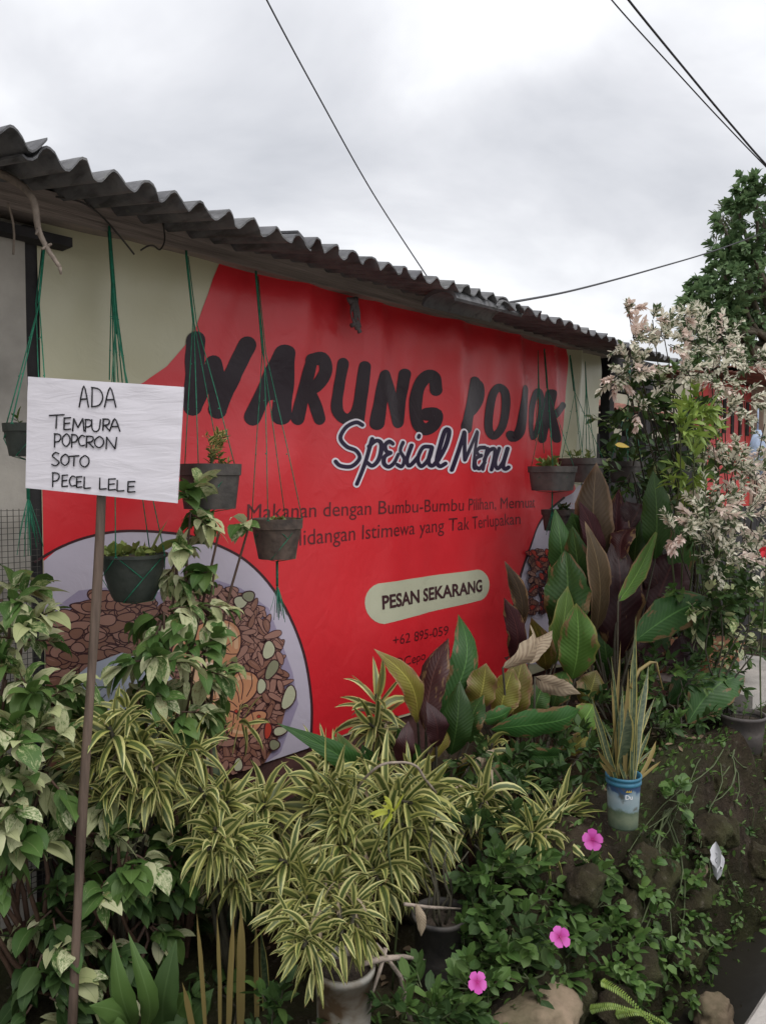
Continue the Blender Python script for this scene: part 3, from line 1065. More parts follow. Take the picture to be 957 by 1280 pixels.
prawn([(586, 556), (588, 522), (600, 482), (630, 455), (666, 458), (682, 480), (674, 512), (652, 536), (632, 546), (640, 562), (612, 566)], 3,
      [[(628, 458), (640, 490), (636, 528)], [(662, 460), (664, 490), (650, 520)], [(602, 488), (624, 508), (630, 536)], [(590, 530), (610, 536), (624, 548)]], [([(604, 500), (632, 470), (662, 472)], 5, 4), ([(598, 520), (606, 496)], 2.4, 12)])
prawn([(594, 562), (616, 562), (640, 578), (664, 562), (690, 558), (704, 568), (692, 592), (670, 616), (640, 629), (606, 626), (596, 600)], 3,
      [[(640, 580), (638, 600), (644, 626)], [(664, 566), (668, 588), (664, 616)], [(616, 566), (614, 590), (610, 620)]], [([(608, 610), (640, 616), (664, 604)], 4, 4)], [(622, 560), (682, 574)])
prawn([(420, 560), (440, 540), (462, 552), (470, 590), (455, 620), (430, 640), (424, 600)], 3, [[(440, 545), (446, 600)]], [([(432, 560), (430, 600)], 3, 4)])
for (x, y, a, b, r, mt) in ((333, 812, 7, 11, 0.2, 5), (337, 836, 6, 13, 0.5, 6), (324, 857, 5, 9, 0.1, 5), (358, 871, 7, 15, 0.35, 5), (347, 913, 8, 5, -0.2, 5), (340, 930, 6, 6, 0, 6), (332, 912, 4, 10, 0.1, 7),
                            (298, 752, 8, 7, 0, 5), (308, 745, 7, 6, 0, 6), (295, 955, 5, 8, 0.1, 5), (262, 760, 9, 5, 0.5, 5)):
    blob(x, y, a, b, r, mt, 1.6)
# round slice with a red figure, lower middle
blob(248, 935, 18, 28, 0.1, 5, 2.5)
add_stroke(bm, [(251, 915), (254, 930), (250, 948)], 6, nz_(), 7)
add_stroke(bm, [(238, 925), (240, 945), (246, 950), (236, 952)], 4, nz_(), 7)
# scribbled food on the far right plate
for i in range(60):
    cx, cy = random.uniform(656, 690), random.uniform(688, 765)
    if cx < 690 - 0.5 * (cy - 680):
        pass
    blob(cx, cy, random.uniform(4, 7), random.uniform(2.0, 3.2), random.uniform(-1.2, 1.2), random.choice([1, 2, 7]), 1.0)
flat_build('printed_food', bm, FM, 0.0040, step=0.05)

# brush lettering
bm = bmesh.new()
Z2 = lambda l: [(200 + x / 2.99, 320 + y / 2.99) for x, y in l]
Z3 = lambda l: [(440 + x / 2.99, 320 + y / 2.99) for x, y in l]
K = 1 / 2.99
tit = [
    (Z2([(128, 318), (124, 440), (122, 562)]), 66), (Z2([(126, 562), (165, 480), (194, 405)]), 54), (Z2([(196, 405), (208, 490), (216, 574)]), 62), (Z2([(214, 572), (265, 455), (322, 335)]), 64),
    (Z2([(452, 364), (400, 480), (346, 602)]), 58), (Z2([(456, 366), (454, 480), (446, 598)]), 58), (Z2([(395, 522), (448, 512)]), 38),
    (Z2([(552, 400), (528, 500), (504, 606)]), 50), (Z2([(548, 392), (598, 386), (612, 432), (580, 484), (532, 505)]), 46), (Z2([(545, 500), (572, 550), (592, 608)]), 48),
    (Z2([(680, 404), (664, 500), (658, 570), (682, 606), (716, 604), (742, 560), (764, 414)]), 42), (Z2([(764, 414), (752, 510), (738, 616)]), 42),
    (Z3([(116, 448), (100, 540), (86, 626)]), 44), (Z3([(118, 448), (142, 530), (166, 618)]), 44), (Z3([(194, 442), (180, 530), (168, 620)]), 40),
    (Z3([(306, 502), (300, 456), (272, 452), (244, 490), (232, 560), (240, 628), (268, 648), (296, 630), (304, 592), (272, 592)]), 42),
    (Z3([(456, 474), (432, 556), (408, 640)]), 46), (Z3([(452, 472), (474, 486), (472, 530), (450, 570), (422, 590)]), 34),
    (Z3([(636, 500), (624, 590), (612, 654), (594, 680), (584, 668)]), 32),
    ([(685.5, 492), (681, 520), (676, 549)], 9.5), ([(700, 507), (692, 515), (684, 522)], 8.5), ([(684, 520), (688, 535), (691, 549)], 9.0),
]
for i, (pts, w) in enumerate(tit):
    w = w * K if w > 12 else w
    add_stroke(bm, pts, w * 1.07, 0.00003 * i, 0, True, None, False, 0.15)
for i, (c, w) in enumerate(((Z3([(544, 492), (566, 510), (568, 570), (554, 640), (526, 672), (506, 650), (508, 590), (522, 520)]), 30 * K), ([(673, 489), (675.5, 500), (674, 522), (668, 542), (663, 546), (661, 535), (663, 512), (668, 494)], 7.5))):
    add_stroke(bm, c, w, 0.001 + 0.00003 * i, 0, True, None, True)
flat_build('title_lettering', bm, V['black'], 0.0030)

script = [
    Z2([(752, 632), (728, 622), (690, 640), (668, 680), (690, 712), (726, 728), (738, 756), (708, 786), (668, 784), (650, 768)]),
    Z2([(786, 684), (760, 770), (728, 852)]), Z2([(774, 712), (800, 690), (816, 706), (808, 756), (786, 784), (766, 772)]),
    Z3([(140, 702), (124, 694), (110, 708), (114, 730), (130, 736)]), Z3([(128, 737), (108, 750), (106, 776), (122, 788), (144, 772), (162, 742)]),
    Z3([(184, 698), (172, 728), (188, 758), (178, 786), (156, 780)]), Z3([(214, 708), (198, 762), (208, 784), (236, 752)]), Z3([(242, 672), (240, 677)]),
    Z3([(286, 714), (256, 716), (236, 758), (250, 786), (276, 760), (288, 718)]), Z3([(288, 716), (276, 768), (290, 784), (312, 756)]), Z3([(308, 764), (332, 712), (344, 658), (332, 652), (316, 706), (304, 764), (314, 786), (332, 776)]),
    Z3([(394, 660), (374, 732), (354, 800)]), Z3([(396, 662), (396, 710), (398, 762)]), Z3([(398, 762), (426, 708), (456, 658)]), Z3([(458, 660), (444, 730), (436, 788), (452, 790)]),
    Z3([(490, 716), (466, 718), (454, 732), (466, 746), (476, 746)]), Z3([(474, 746), (448, 758), (446, 784), (466, 794), (490, 772)]),
    Z3([(500, 720), (492, 756), (482, 796)]), Z3([(488, 762), (506, 728), (526, 722), (526, 752), (516, 798)]), Z3([(544, 720), (530, 770), (540, 794), (560, 770), (574, 720)]), Z3([(574, 720), (560, 780), (568, 796), (578, 790)]),
]
bm = bmesh.new()
for i, s in enumerate(script):
    add_stroke(bm, s, 28 * K, 0.00003 * i)
flat_build('script_outline', bm, V['white'], 0.0046)
bm = bmesh.new()
for i, s in enumerate(script):
    add_stroke(bm, s, 14.6 * K, 0.00003 * i)
flat_build('script_lettering', bm, V['navy'], 0.0064)

# order button
bm = bmesh.new()
def cap_pts(a, b, h0, h1):
    pts = []
    for (c, h, s) in ((a, h0, 1), (b, h1, -1)):
        for k in range(13):
            an = math.pi / 2 + math.pi * k / 12
            pts.append((c[0] + s * math.cos(an) * h * 0.86, c[1] - s * math.sin(an) * h))
    return pts
add_poly(bm, cap_pts((477, 754), (592, 731), 25.5, 19.5))
flat_build('order_button', bm, V['button'], 0.0026)


def text_bm(s, extra=0.0, shear=0.0, spacing=1.0):
    cu = bpy.data.curves.new('t', 'FONT')
    cu.body = s
    cu.size = 1.0
    cu.offset = extra
    cu.shear = shear
    cu.space_character = spacing
    cu.resolution_u = 4
    ob = bpy.data.objects.new('t', cu)
    COL.objects.link(ob)
    bpy.context.view_layer.update()
    dg = bpy.context.evaluated_depsgraph_get()
    me = bpy.data.meshes.new_from_object(ob.evaluated_get(dg))
    bpy.data.objects.remove(ob)
    bpy.data.curves.remove(cu)
    b = bmesh.new()
    b.from_mesh(me)
    bpy.data.meshes.remove(me)
    return b


def banner_text(name, s, pl_, pr_, cap_px, mat, off, extra=0.0):
    """text whose baseline runs between two photo positions on the banner; cap_px is the capital height at the left end"""
    b = text_bm(s, extra)
    xs_ = [v.co.x for v in b.verts]
    lo, hi = min(xs_), max(xs_)
    a, c = bz(*pl_), bz(*pr_)
    h = (bz(pl_[0], pl_[1] - cap_px)[1] - a[1]) / 0.727
    for v in b.verts:
        t = (v.co.x - lo) / (hi - lo)
        x = a[0] + (c[0] - a[0]) * t
        z = a[1] + (c[1] - a[1]) * t + v.co.y * h
        v.co = (x, z, 0)
    bmesh.ops.triangulate(b, faces=b.faces[:])
    words = s.split(' ')
    prev = -1e9
    for k in range(len(words)):
        q = text_bm(' '.join(words[:k + 1]), extra)
        end = max(v.co.x for v in q.verts)
        q.free()
        end = a[0] + (c[0] - a[0]) * (end - lo) / (hi - lo) + 1e-4
        w = b.copy()
        bmesh.ops.delete(w, geom=[f for f in w.faces if not (prev < f.calc_center_median().x <= end)], context='FACES')
        flat_build(name, w, mat, off)
        prev = end
    b.free()


banner_text('tagline_lettering', 'Makanan dengan Bumbu-Bumbu Pilihan, Memuat', (308, 650), (667, 634), 21, V['darkred'], 0.003)
banner_text('tagline_lettering', 'Hidangan Istimewa yang Tak Terlupakan', (362, 683), (647, 655), 21, V['darkred'], 0.003)
banner_text('button_lettering', 'PESAN SEKARANG', (475, 761), (598, 738), 17, V['outline'], 0.0042, 0.03)
banner_text('phone_lettering', '+62 895-059', (487, 806), (558, 793), 13, V['darkred'], 0.003)
banner_text('account_lettering', '@Cepo', (487, 835), (531, 824), 12, V['darkred'], 0.003)
banner_text('account_lettering', 'ul', (573, 836), (582, 834), 12, V['darkred'], 0.003)

# ------------------------------------------------------------------ hand-written sign on a stick
def sgn(px, py, off=0.0):
    d = 2.135 - (px - 36) / 194 * 0.075
    p = W(px, py, d)
    return p - fv * off


def mb_paper():
    mb = MB()
    nx, ny = 24, 16
    TL, TR, BR, BL = (36, 471), (230, 484), (222, 629), (33, 610)
    for side, off in ((0, 0.004), (1, -0.004)):
        g = []
        for i in range(nx + 1):
            r = []
            for j in range(ny + 1):
                u, v = i / nx, j / ny
                px = (TL[0] * (1 - u) + TR[0] * u) * (1 - v) + (BL[0] * (1 - u) + BR[0] * u) * v
                py = (TL[1] * (1 - u) + TR[1] * u) * (1 - v) + (BL[1] * (1 - u) + BR[1] * u) * v
                w = 0.0022 * mnoise.noise(Vector((u * 5, v * 8, 2.0))) + 0.0012 * math.sin(v * 31 + 3 * mnoise.noise(Vector((u * 3, v * 3, 0)))) * sstep(0.35, 0.8, u)
                r.append(mb.vert(sgn(px, py, off + (w if side == 0 else 0))))
            g.append(r)
        for i in range(nx):
            for j in range(ny):
                q = [g[i][j], g[i][j + 1], g[i + 1][j + 1], g[i + 1][j]]
                mb.face(q if side == 0 else q[::-1])
        if side == 0:
            g0 = g
    for i in range(nx):
        mb.face([g0[i][0], g0[i + 1][0], g[i + 1][0], g[i][0]])
        mb.face([g0[i][ny], g[i][ny], g[i + 1][ny], g0[i + 1][ny]])
    for j in range(ny):
        mb.face([g0[0][j], g[0][j], g[0][j + 1], g0[0][j + 1]])
        mb.face([g0[nx][j], g0[nx][j + 1], g[nx][j + 1], g[nx][j]])
    return mb


m, nt, out = newmat('plastic_covered_paper')
tcx = nn(nt, 'TexCoord')
n1 = nn(nt, 'TexNoise', {'Vector': nn(nt, 'Mapping', {'Vector': tcx.outputs['Object'], 'Scale': (5, 5, 26)}).outputs[0], 'Scale': 1.3, 'Detail': 5.0, 'Distortion': 1.2})
b1 = nn(nt, 'Bump', {'Height': n1.outputs[0], 'Strength': 0.16, 'Distance': 0.02})
p1 = nn(nt, 'BsdfPrincipled', {'Base Color': (0.74, 0.71, 0.76, 1), 'Roughness': 0.38, 'Specular IOR Level': 0.45, 'Normal': b1.outputs[0]})
nt.links.new(p1.outputs[0], out.inputs[0])
M['paper'] = m

pole_top = sgn(126, 560, -0.018)
pole_bot = W(88, 1330, 2.085)
sign = thing('handwritten_sign', 'white hand-lettered menu board ADA TEMPURA on a brown stick', 'sign', pole_bot)
mb_paper().build('board', M['paper'], sign, auto=60)
mb = MB()
pts = [sgn(130, 500, -0.02)]
for i in range(9):
    t = i / 8
    pts.append(pole_top.lerp(pole_bot, t) + rv * 0.004 * math.sin(t * 7) + fv * 0.003 * math.sin(t * 11))
mb.tube(pts, [0.0118] * 2 + [0.0122 + 0.0012 * math.sin(i * 2.1) for i in range(8)], 10)
k = pole_top.lerp(pole_bot, 0.345)
mb.build('stick', M['stick'], sign)

GL = {'A': [[(0, 1), (0.5, 0), (1, 1)], [(0.2, 0.62), (0.85, 0.6)]], 'D': [[(0.08, 0), (0.05, 1)], [(0, 0.02), (0.7, 0.12), (1, 0.5), (0.7, 0.9), (0, 1)]],
      'T': [[(0, 0.06), (1, 0)], [(0.5, 0), (0.45, 1)]], 'E': [[(0.05, 0), (0, 1)], [(0, 0.03), (1, 0)], [(0, 0.5), (0.85, 0.45)], [(0, 1), (1, 0.95)]],
      'M': [[(0.05, 1), (0.15, 0)], [(0.15, 0), (0.5, 0.7)], [(0.5, 0.7), (0.9, 0)], [(0.9, 0), (1, 1)]], 'P': [[(0.1, 0), (0.08, 1)], [(0, 0.03), (0.75, 0.06), (1, 0.28), (0.7, 0.55), (0.1, 0.6)]],
      'U': [[(0, 0), (0.05, 0.75), (0.4, 1), (0.85, 0.8), (1, 0)]], 'R': [[(0.1, 0), (0.05, 1)], [(0, 0.03), (0.8, 0.06), (0.95, 0.28), (0.7, 0.5), (0.1, 0.55)], [(0.3, 0.55), (1, 1)]],
      'O': [[(0.5, 0), (0.08, 0.3), (0.08, 0.75), (0.5, 1), (0.92, 0.7), (0.92, 0.25), (0.55, 0)]], 'C': [[(1, 0.12), (0.5, 0), (0.05, 0.45), (0.35, 0.95), (1, 0.9)]],
      'N': [[(0.05, 1), (0.1, 0)], [(0.1, 0), (0.85, 1)], [(0.85, 1), (1, 0)]], 'S': [[(0.9, 0.1), (0.45, 0), (0.1, 0.25), (0.5, 0.5), (0.9, 0.75), (0.5, 1), (0, 0.9)]], 'L': [[(0.05, 0), (0, 1)], [(0, 1), (1, 0.95)]]}
LINES = [[('A', 300, 335, 128, 208), ('D', 345, 388, 132, 206), ('A', 394, 437, 134, 208)],
         [('T', 188, 245, 235, 287), ('E', 243, 269, 246, 291), ('M', 273, 318, 249, 298), ('P', 321, 347, 252, 300), ('U', 347, 379, 252, 298), ('R', 387, 414, 250, 295), ('A', 413, 452, 250, 298)],
         [('P', 206, 232, 305, 358), ('O', 236, 267, 306, 353), ('P', 270, 294, 308, 358), ('C', 296, 321, 312, 352), ('R', 325, 354, 314, 358), ('O', 356, 392, 316, 358), ('N', 398, 440, 318, 363)],
         [('S', 197, 228, 376, 425), ('O', 231, 263, 382, 424), ('T', 263, 300, 388, 428), ('O', 302, 338, 387, 430)],
         [('P', 199, 226, 450, 505), ('E', 236, 258, 460, 503), ('C', 262, 286, 464, 502), ('E', 290, 311, 466, 506), ('L', 318, 343, 466, 510)],
         [('L', 376, 402, 470, 513), ('E', 409, 436, 474, 516), ('L', 441, 468, 478, 520), ('E', 481, 509, 484, 524)]]
for line in LINES:
    mb = MB()
    for (ch, xa, xb, ya, yb) in line:
        for st in GL[ch]:
            pts = [(((xa + (xb - xa) * a)) / 2.99, 440 + (ya + (yb - ya) * b) / 2.99) for a, b in st]
            if len(pts) > 2:
                pts = [(q.x, q.y) for q in crom([(p[0], p[1], 0) for p in pts], 4)]
            else:
                pts = [pts[0], ((pts[0][0] + pts[1][0]) / 2, (pts[0][1] + pts[1][1]) / 2), pts[1]]
            mb.tube([sgn(a, b, 0.0062) for a, b in pts], 0.0019, 5)
    mb.build('handwriting', M['ink'], sign)

# ------------------------------------------------------------------ plants: builders
def P_ov(t):
    return max(0.0, math.sin(math.pi * min(1, t) ** 0.72)) ** 0.9
def P_lan(t):
    return max(0.03, math.sin(math.pi * (0.08 + 0.92 * t) ** 0.75)) ** 0.85 if t < 0.999 else 0.0
def P_str(t):
    return (0.55 + 0.45 * sstep(0, 0.3, t)) * (1 - sstep(0.45, 1.0, t) ** 1.3)
def P_ell(t):
    return math.sqrt(max(0, 1 - (2 * min(1, t) ** 1.05 - 1) ** 2)) ** 1.05


def leaf(mb, base, d, L, w, prof=P_ov, bend=0.5, fold=0.25, roll=0.0, nl=5, nw=1, mat=0, side=None, wavy=0.0, sway=0.0, twist=0.0):
    d = d.normalized()
    s = side if side is not None else perp(d)
    if roll:
        s = Matrix.Rotation(roll, 3, d) @ s
    p = Vector(base)
    rows = []
    st = L / nl
    for i in range(nl + 1):
        t = i / nl
        n = s.cross(d).normalized()
        hw = w * prof(t)
        r = []
        for j in range(-nw, nw + 1):
            q = j / nw
            off = n * (abs(q) * hw * fold)
            if wavy:
                off += n * (abs(q) * wavy * hw * math.sin(t * 17 + q * 2))
            r.append(mb.vert(p + s * (hw * q) + off))
        rows.append(r)
        p = p + d * st
        d = (d + Vector((0, 0, -1)) * bend * (0.5 + t) / nl + s * (sway / nl)).normalized()
        if twist or sway:
            s = Matrix.Rotation(twist / nl, 3, d) @ (s - d * s.dot(d)).normalized()
    for i in range(nl):
        for j in range(2 * nw):
            mb.face([rows[i][j], rows[i][j + 1], rows[i + 1][j + 1], rows[i + 1][j]], mat,
                    [(j / (2 * nw), i / nl), ((j + 1) / (2 * nw), i / nl), ((j + 1) / (2 * nw), (i + 1) / nl), (j / (2 * nw), (i + 1) / nl)])


def rosette(mb, c, axis, n, L, w, lo=12, hi=115, bend=0.6, prof=P_lan, spread=0.12, mat=0):
    axis = axis.normalized()
    s = perp(axis)
    t = s.cross(axis)
    az0 = random.random() * 6.28
    for i in range(n):
        f = (i + 0.5) / n
        az = az0 + i * 2.39996 + random.uniform(-0.25, 0.25)
        pa = math.radians(lo + (hi - lo) * f ** 0.85 + random.uniform(-10, 10))
        rad = s * math.cos(az) + t * math.sin(az)
        d = axis * math.cos(pa) + rad * math.sin(pa)
        base = c - axis * (spread * f) + rad * 0.006
        ll = L * random.uniform(0.72, 1.12) * (0.75 + 0.25 * min(1, f * 3))
        sd = d.cross(axis)
        sd = sd.normalized() if sd.length > 0.05 else perp(d)
        leaf(mb, base, d, ll, w * random.uniform(0.8, 1.15), prof, bend * random.uniform(0.4, 2.2), 0.35, random.uniform(-0.45, 0.45), 7, 1, mat, -sd if sd.cross(d).dot(axis) > 0 else sd, 0.0, random.uniform(-0.55, 0.55), random.uniform(-0.7, 0.7))


def wander(a, b, n=6, amp=0.03):
    a, b = Vector(a), Vector(b)
    L = (b - a).length
    ph = random.random() * 10
    out = []
    for i in range(n + 1):
        t = i / n
        k = math.sin(math.pi * t)
        out.append(a.lerp(b, t) + Vector((math.sin(t * 5 + ph), math.cos(t * 4 + ph * 2), 0.3 * math.sin(t * 6 + ph))) * amp * k)
    return out


def twig(ml, ms, start, d, length, nleaf, L, w, bend=0.25, pitch=55, ldroop=0.7, prof=P_ov, r=0.003, fold=0.2, nl=5, nw=1, mat=0, tipmat=None, wavy=0.0):
    d = d.normalized()
    p = Vector(start)
    n = 6
    pts = [p.copy()]
    ds = [d.copy()]
    for i in range(n):
        d = (d + Vector((random.uniform(-0.18, 0.18), random.uniform(-0.18, 0.18), random.uniform(-0.1, 0.1) - bend * 0.25))).normalized()
        p = p + d * length / n
        pts.append(p.copy())
        ds.append(d.copy())
    if ms is not None:
        ms.tube(pts, [r * (1 - 0.7 * i / n) for i in range(n + 1)], 5, 0, False)
    az = random.random() * 6.28
    for k in range(nleaf):
        t = 0.15 + 0.85 * (k + random.random() * 0.6) / nleaf
        t = min(0.999, t)
        i = int(t * n)
        f = t * n - i
        q = pts[i].lerp(pts[i + 1], f)
        dd = ds[i]
        az += 2.4 + random.uniform(-0.4, 0.4)
        s = perp(dd)
        u = s.cross(dd)
        rad = s * math.cos(az) + u * math.sin(az)
        pa = math.radians(pitch + random.uniform(-18, 18)) * (1.0 - 0.45 * t)
        ld = dd * math.cos(pa) + rad * math.sin(pa)
        sc = random.uniform(0.45, 1.2)
        leaf(ml, q, ld, L * sc, w * sc * random.uniform(0.75, 1.2), prof, ldroop * random.uniform(0.2, 1.6), fold * random.uniform(0.1, 1.8), random.uniform(-0.8, 0.8), nl, nw, (tipmat if tipmat is not None and t > 0.72 else mat), None, wavy, random.uniform(-0.4, 0.4), random.uniform(-0.5, 0.5))


def shrub(name, label, cat, root, blobs, mats, stem_mat, L, w, per=5, nleaf=9, group=None, up=0.5, ldroop=0.8, prof=P_ov, r=0.004, fold=0.2, nl=5, nw=1, tipmat=None, bend=0.2, wavy=0.0, pitch=55, tlen=1.0):
    """blobs: (px, py, radius px, Y); twigs grow inside each and hang on a stem from the root"""
    t = thing(name, label, cat, root, group)
    ml, ms = MB(), MB()
    hub = None
    for b in blobs:
        c = wp(b[0], b[1], b[3])
        R = b[2] * depth(c) / F
        a = Vector(root) + Vector((random.uniform(-0.04, 0.04), random.uniform(-0.04, 0.04), 0))
        ms.tube(wander(a, c, 7, 0.05), [r * 2.2 - r * 1.2 * i / 7 for i in range(8)], 5, 0, False)
        kper = b[4] if len(b) > 4 else per
        for q in range(kper):
            while True:
                v = Vector((random.uniform(-1, 1), random.uniform(-1, 1), random.uniform(-1, 1)))
                if 0.05 < v.length < 1:
                    break
            st = c + v * R * 0.35
            dd = (v.normalized() + Vector((0, -0.25, up))).normalized()
            twig(ml, ms, st, dd, R * random.uniform(0.75, 1.15) * tlen, nleaf, L, w, bend, pitch, ldroop, prof, r, fold, nl, nw, random.randrange(len(mats)) if tipmat is None else 0, tipmat, wavy)
    ml.build('foliage', mats, t)
    ms.build('stems', stem_mat, t)
    return t


def groundp(px, py, Y):
    """root on the ground straight below a photo position taken at distance Y"""
    p = wp(px, py, Y)
    return Vector((p.x, p.y, gz(p.x, p.y) - 0.01))


# ------------------------------------------------------------------ dracaena with yellow-edged leaves
random.seed(21)


def dracaena(label, root, ros, extra=2, group='yellow-edged dracaena plants below the banner'):
    t = thing('dracaena_plant', label, 'dracaena', root, group)
    ms = MB()
    for b in ros:
        px, py, Y, size, tx, tz = b[:6]
        c = wp(px, py, Y)
        ax = (rv * tx + UP * tz - fv * 0.55).normalized()
        L = size * random.uniform(0.72, 0.98) * depth(c) / F
        mb = MB()
        n = b[6] if len(b) > 6 else random.choice((29, 34, 38))
        rosette(mb, c, ax, n, L * 1.0, L * 0.078, 6, 135, 1.0, P_lan, L * 0.95)
        mb.build('leaf_rosette', M['song'], t)
        mb = MB()
        rosette(mb, c - ax * L * 0.9, (ax - UP * 0.9).normalized(), 7, L * 0.8, L * 0.04, 20, 80, 1.6, P_lan, L * 0.5)
        mb.build('withered_leaves', M['dry'], t)
        if n > 28:
            for q in range(extra):
                c2 = c + rv * random.uniform(-0.7, 0.7) * L + UP * random.uniform(-0.5, 0.35) * L + fv * random.uniform(0.0, 0.08)
                mb = MB()
                rosette(mb, c2, (rv * random.uniform(-0.8, 0.8) + UP * random.uniform(-0.3, 0.9) - fv * random.uniform(0.1, 0.8)).normalized(), 22, L * 0.8, L * 0.055, 6, 130, 1.0, P_lan, L * 0.7)
                mb.build('leaf_rosette', M['song'], t)
        base = c - ax * L * 0.75
        mid = Vector(root).lerp(base, 0.6) + Vector((0, 0.05, -0.02))
        ms.tube([Vector(root), Vector(root).lerp(mid, 0.5) + Vector((random.uniform(-.03, .03), 0, 0)), mid, base, c], [0.011, 0.010, 0.009, 0.008, 0.006], 6)
    ms.build('stem', M['stem_dark'], t)
    return t


dracaena('dracaena with long yellow-edged leaves right behind the sign stick', groundp(150, 1100, 2.15),
         [(118, 905, 2.2, 85, -0.3, 0.9), (150, 925, 2.15, 90, 0.3, 0.8), (205, 955, 2.2, 85, 0.5, 0.6), (240, 915, 2.3, 70, 0.5, 0.6), (95, 940, 2.15, 70, -0.7, 0.4), (135, 905, 2.05, 80, -0.1, 0.9), (175, 930, 2.05, 82, 0.2, 0.5), (225, 950, 2.05, 80, 0.5, 0.4), (190, 985, 2.02, 78, 0.1, 0.2), (150, 965, 2.04, 72, -0.4, 0.2)], 1)
dracaena('dracaena trailing to the left of the paint pot above the tan blades', groundp(290, 1150, 2.0),
         [(268, 1035, 1.95, 80, -0.1, 0.5), (300, 1105, 1.9, 75, 0.2, 0.1), (330, 1000, 2.0, 75, 0.1, 0.9), (250, 985, 2.0, 80, -0.1, 0.6), (285, 1000, 2.0, 76, 0.3, 0.6), (255, 1065, 1.92, 72, -0.2, 0.0), (295, 1060, 1.9, 74, 0.2, 0.2)], 1)
dracaena('dracaena drooping over the white paint pot, lowest of the yellow-edged plants', groundp(420, 1190, 1.75),
         [(350, 1075, 1.8, 80, -0.3, 0.4), (378, 1185, 1.44, 75, -0.1, 0.0), (428, 1182, 1.42, 62, 0.1, -0.5, 20), (458, 1180, 1.40, 60, 0.3, -0.5, 20), (440, 1160, 1.42, 60, 0.0, -0.1, 22), (420, 1110, 1.68, 80, 0.2, 0.3), (455, 1145, 1.66, 72, 0.5, 0.0), (392, 1218, 1.44, 58, -0.1, -0.6, 20), (430, 1055, 1.75, 80, 0.1, 0.5), (370, 1130, 1.7, 78, -0.2, 0.1)])
dracaena('dracaena with star-like heads right under the lower edge of the banner', groundp(440, 1120, 1.95),
         [(395, 995, 1.9, 85, -0.3, 0.8), (462, 985, 1.9, 90, 0.2, 0.9), (470, 1060, 1.75, 80, 0.4, 0.1), (430, 1015, 1.8, 70, 0.0, 0.6), (420, 950, 2.05, 60, -0.1, 1.0)])
dracaena('dracaena with one drooping pale head left of the hanging stem', groundp(520, 1130, 1.75),
         [(522, 1005, 1.66, 92, 0.6, 0.1), (540, 985, 1.7, 85, 0.4, 0.5), (500, 1085, 1.62, 85, 0.5, -0.2), (480, 1115, 1.6, 75, 0.3, -0.3), (528, 1045, 1.62, 80, 0.7, -0.2)])
dracaena('dracaena standing tallest against the red below the phone number', groundp(475, 1000, 2.2),
         [(470, 868, 2.15, 72, -0.1, 1.0, 24), (462, 905, 2.12, 68, -0.3, 0.4, 22), (492, 935, 2.1, 60, 0.4, 0.2, 18)])
dracaena('dracaena with pale heads left of the blue bucket above the periwinkle', groundp(680, 1080, 1.45),
         [(712, 1015, 1.4, 72, 0.4, 0.6), (690, 1045, 1.38, 78, -0.1, 0.2), (655, 1040, 1.4, 65, -0.5, 0.3), (722, 1050, 1.36, 68, 0.5, -0.1)], 0)
dracaena('dracaena of thin drooping leaves in the shade beneath the ribbed leaves', groundp(600, 1090, 1.6),
         [(597, 1015, 1.58, 78, -0.2, -0.1, 22), (575, 1040, 1.62, 62, -0.3, -0.2, 18), (640, 985, 1.7, 55, 0.3, 0.5, 18), (615, 930, 1.85, 55, 0.2, 0.8, 16)])
# a lime-yellow young shoot
mb = MB()
c = wp(486, 1012, 1.6)
rosette(mb, c, rv * -0.5 + UP * 0.5 - fv * 0.3, 8, 0.062, 0.009, 15, 85, 0.7, P_lan, 0.02)
lm = thing('lime_shoot', 'bright lime-yellow young shoot among the yellow-edged leaves', 'plant', groundp(490, 1120, 1.62))
mb.build('foliage', M['song_lime'], lm)
mb = MB()
mb.tube(wander(lm.location, c, 5, 0.02), 0.004, 5)
mb.build('stems', M['stem'], lm)

# ------------------------------------------------------------------ mottled white and green shrubs on the left
random.seed(5)
VL, VW = 0.090, 0.0225
shrub('variegated_shrub', 'mottled white and green shrub in front of the wire mesh at far left', 'shrub', groundp(30, 1150, 2.25),
      [(14, 750, 30, 2.35, 4), (28, 800, 40, 2.3, 5), (8, 850, 45, 2.25, 5), (50, 880, 45, 2.2, 5), (22, 930, 55, 2.15, 7), (58, 965, 45, 2.1, 5), (10, 1010, 50, 2.1, 6), (20, 1070, 40, 2.1, 3), (-20, 960, 60, 2.2, 5), (70, 860, 26, 2.3, 2)],
      [M['varieg'], M['varieg'], M['green']], M['stem_red'], VL, VW, 5, 12, 'mottled shrubs in front of the banner', 0.0, 2.2)
shrub('variegated_shrub', 'tall mottled shrub climbing between the two left hanging pots', 'shrub', groundp(220, 1120, 2.2),
      [(238, 640, 36, 2.2, 4), (222, 700, 40, 2.2, 5), (275, 660, 26, 2.18, 2), (205, 765, 42, 2.15, 6), (250, 755, 42, 2.15, 5), (190, 825, 40, 2.12, 5), (243, 835, 42, 2.12, 5), (268, 715, 24, 2.15, 1), (170, 870, 38, 2.12, 4), (222, 890, 36, 2.1, 4), (312, 655, 20, 2.15, 1), (256, 870, 30, 2.1, 3)],
      [M['varieg'], M['varieg'], M['green']], M['stem_red'], VL, VW, 5, 12, 'mottled shrubs in front of the banner', 0.1, 2.4)
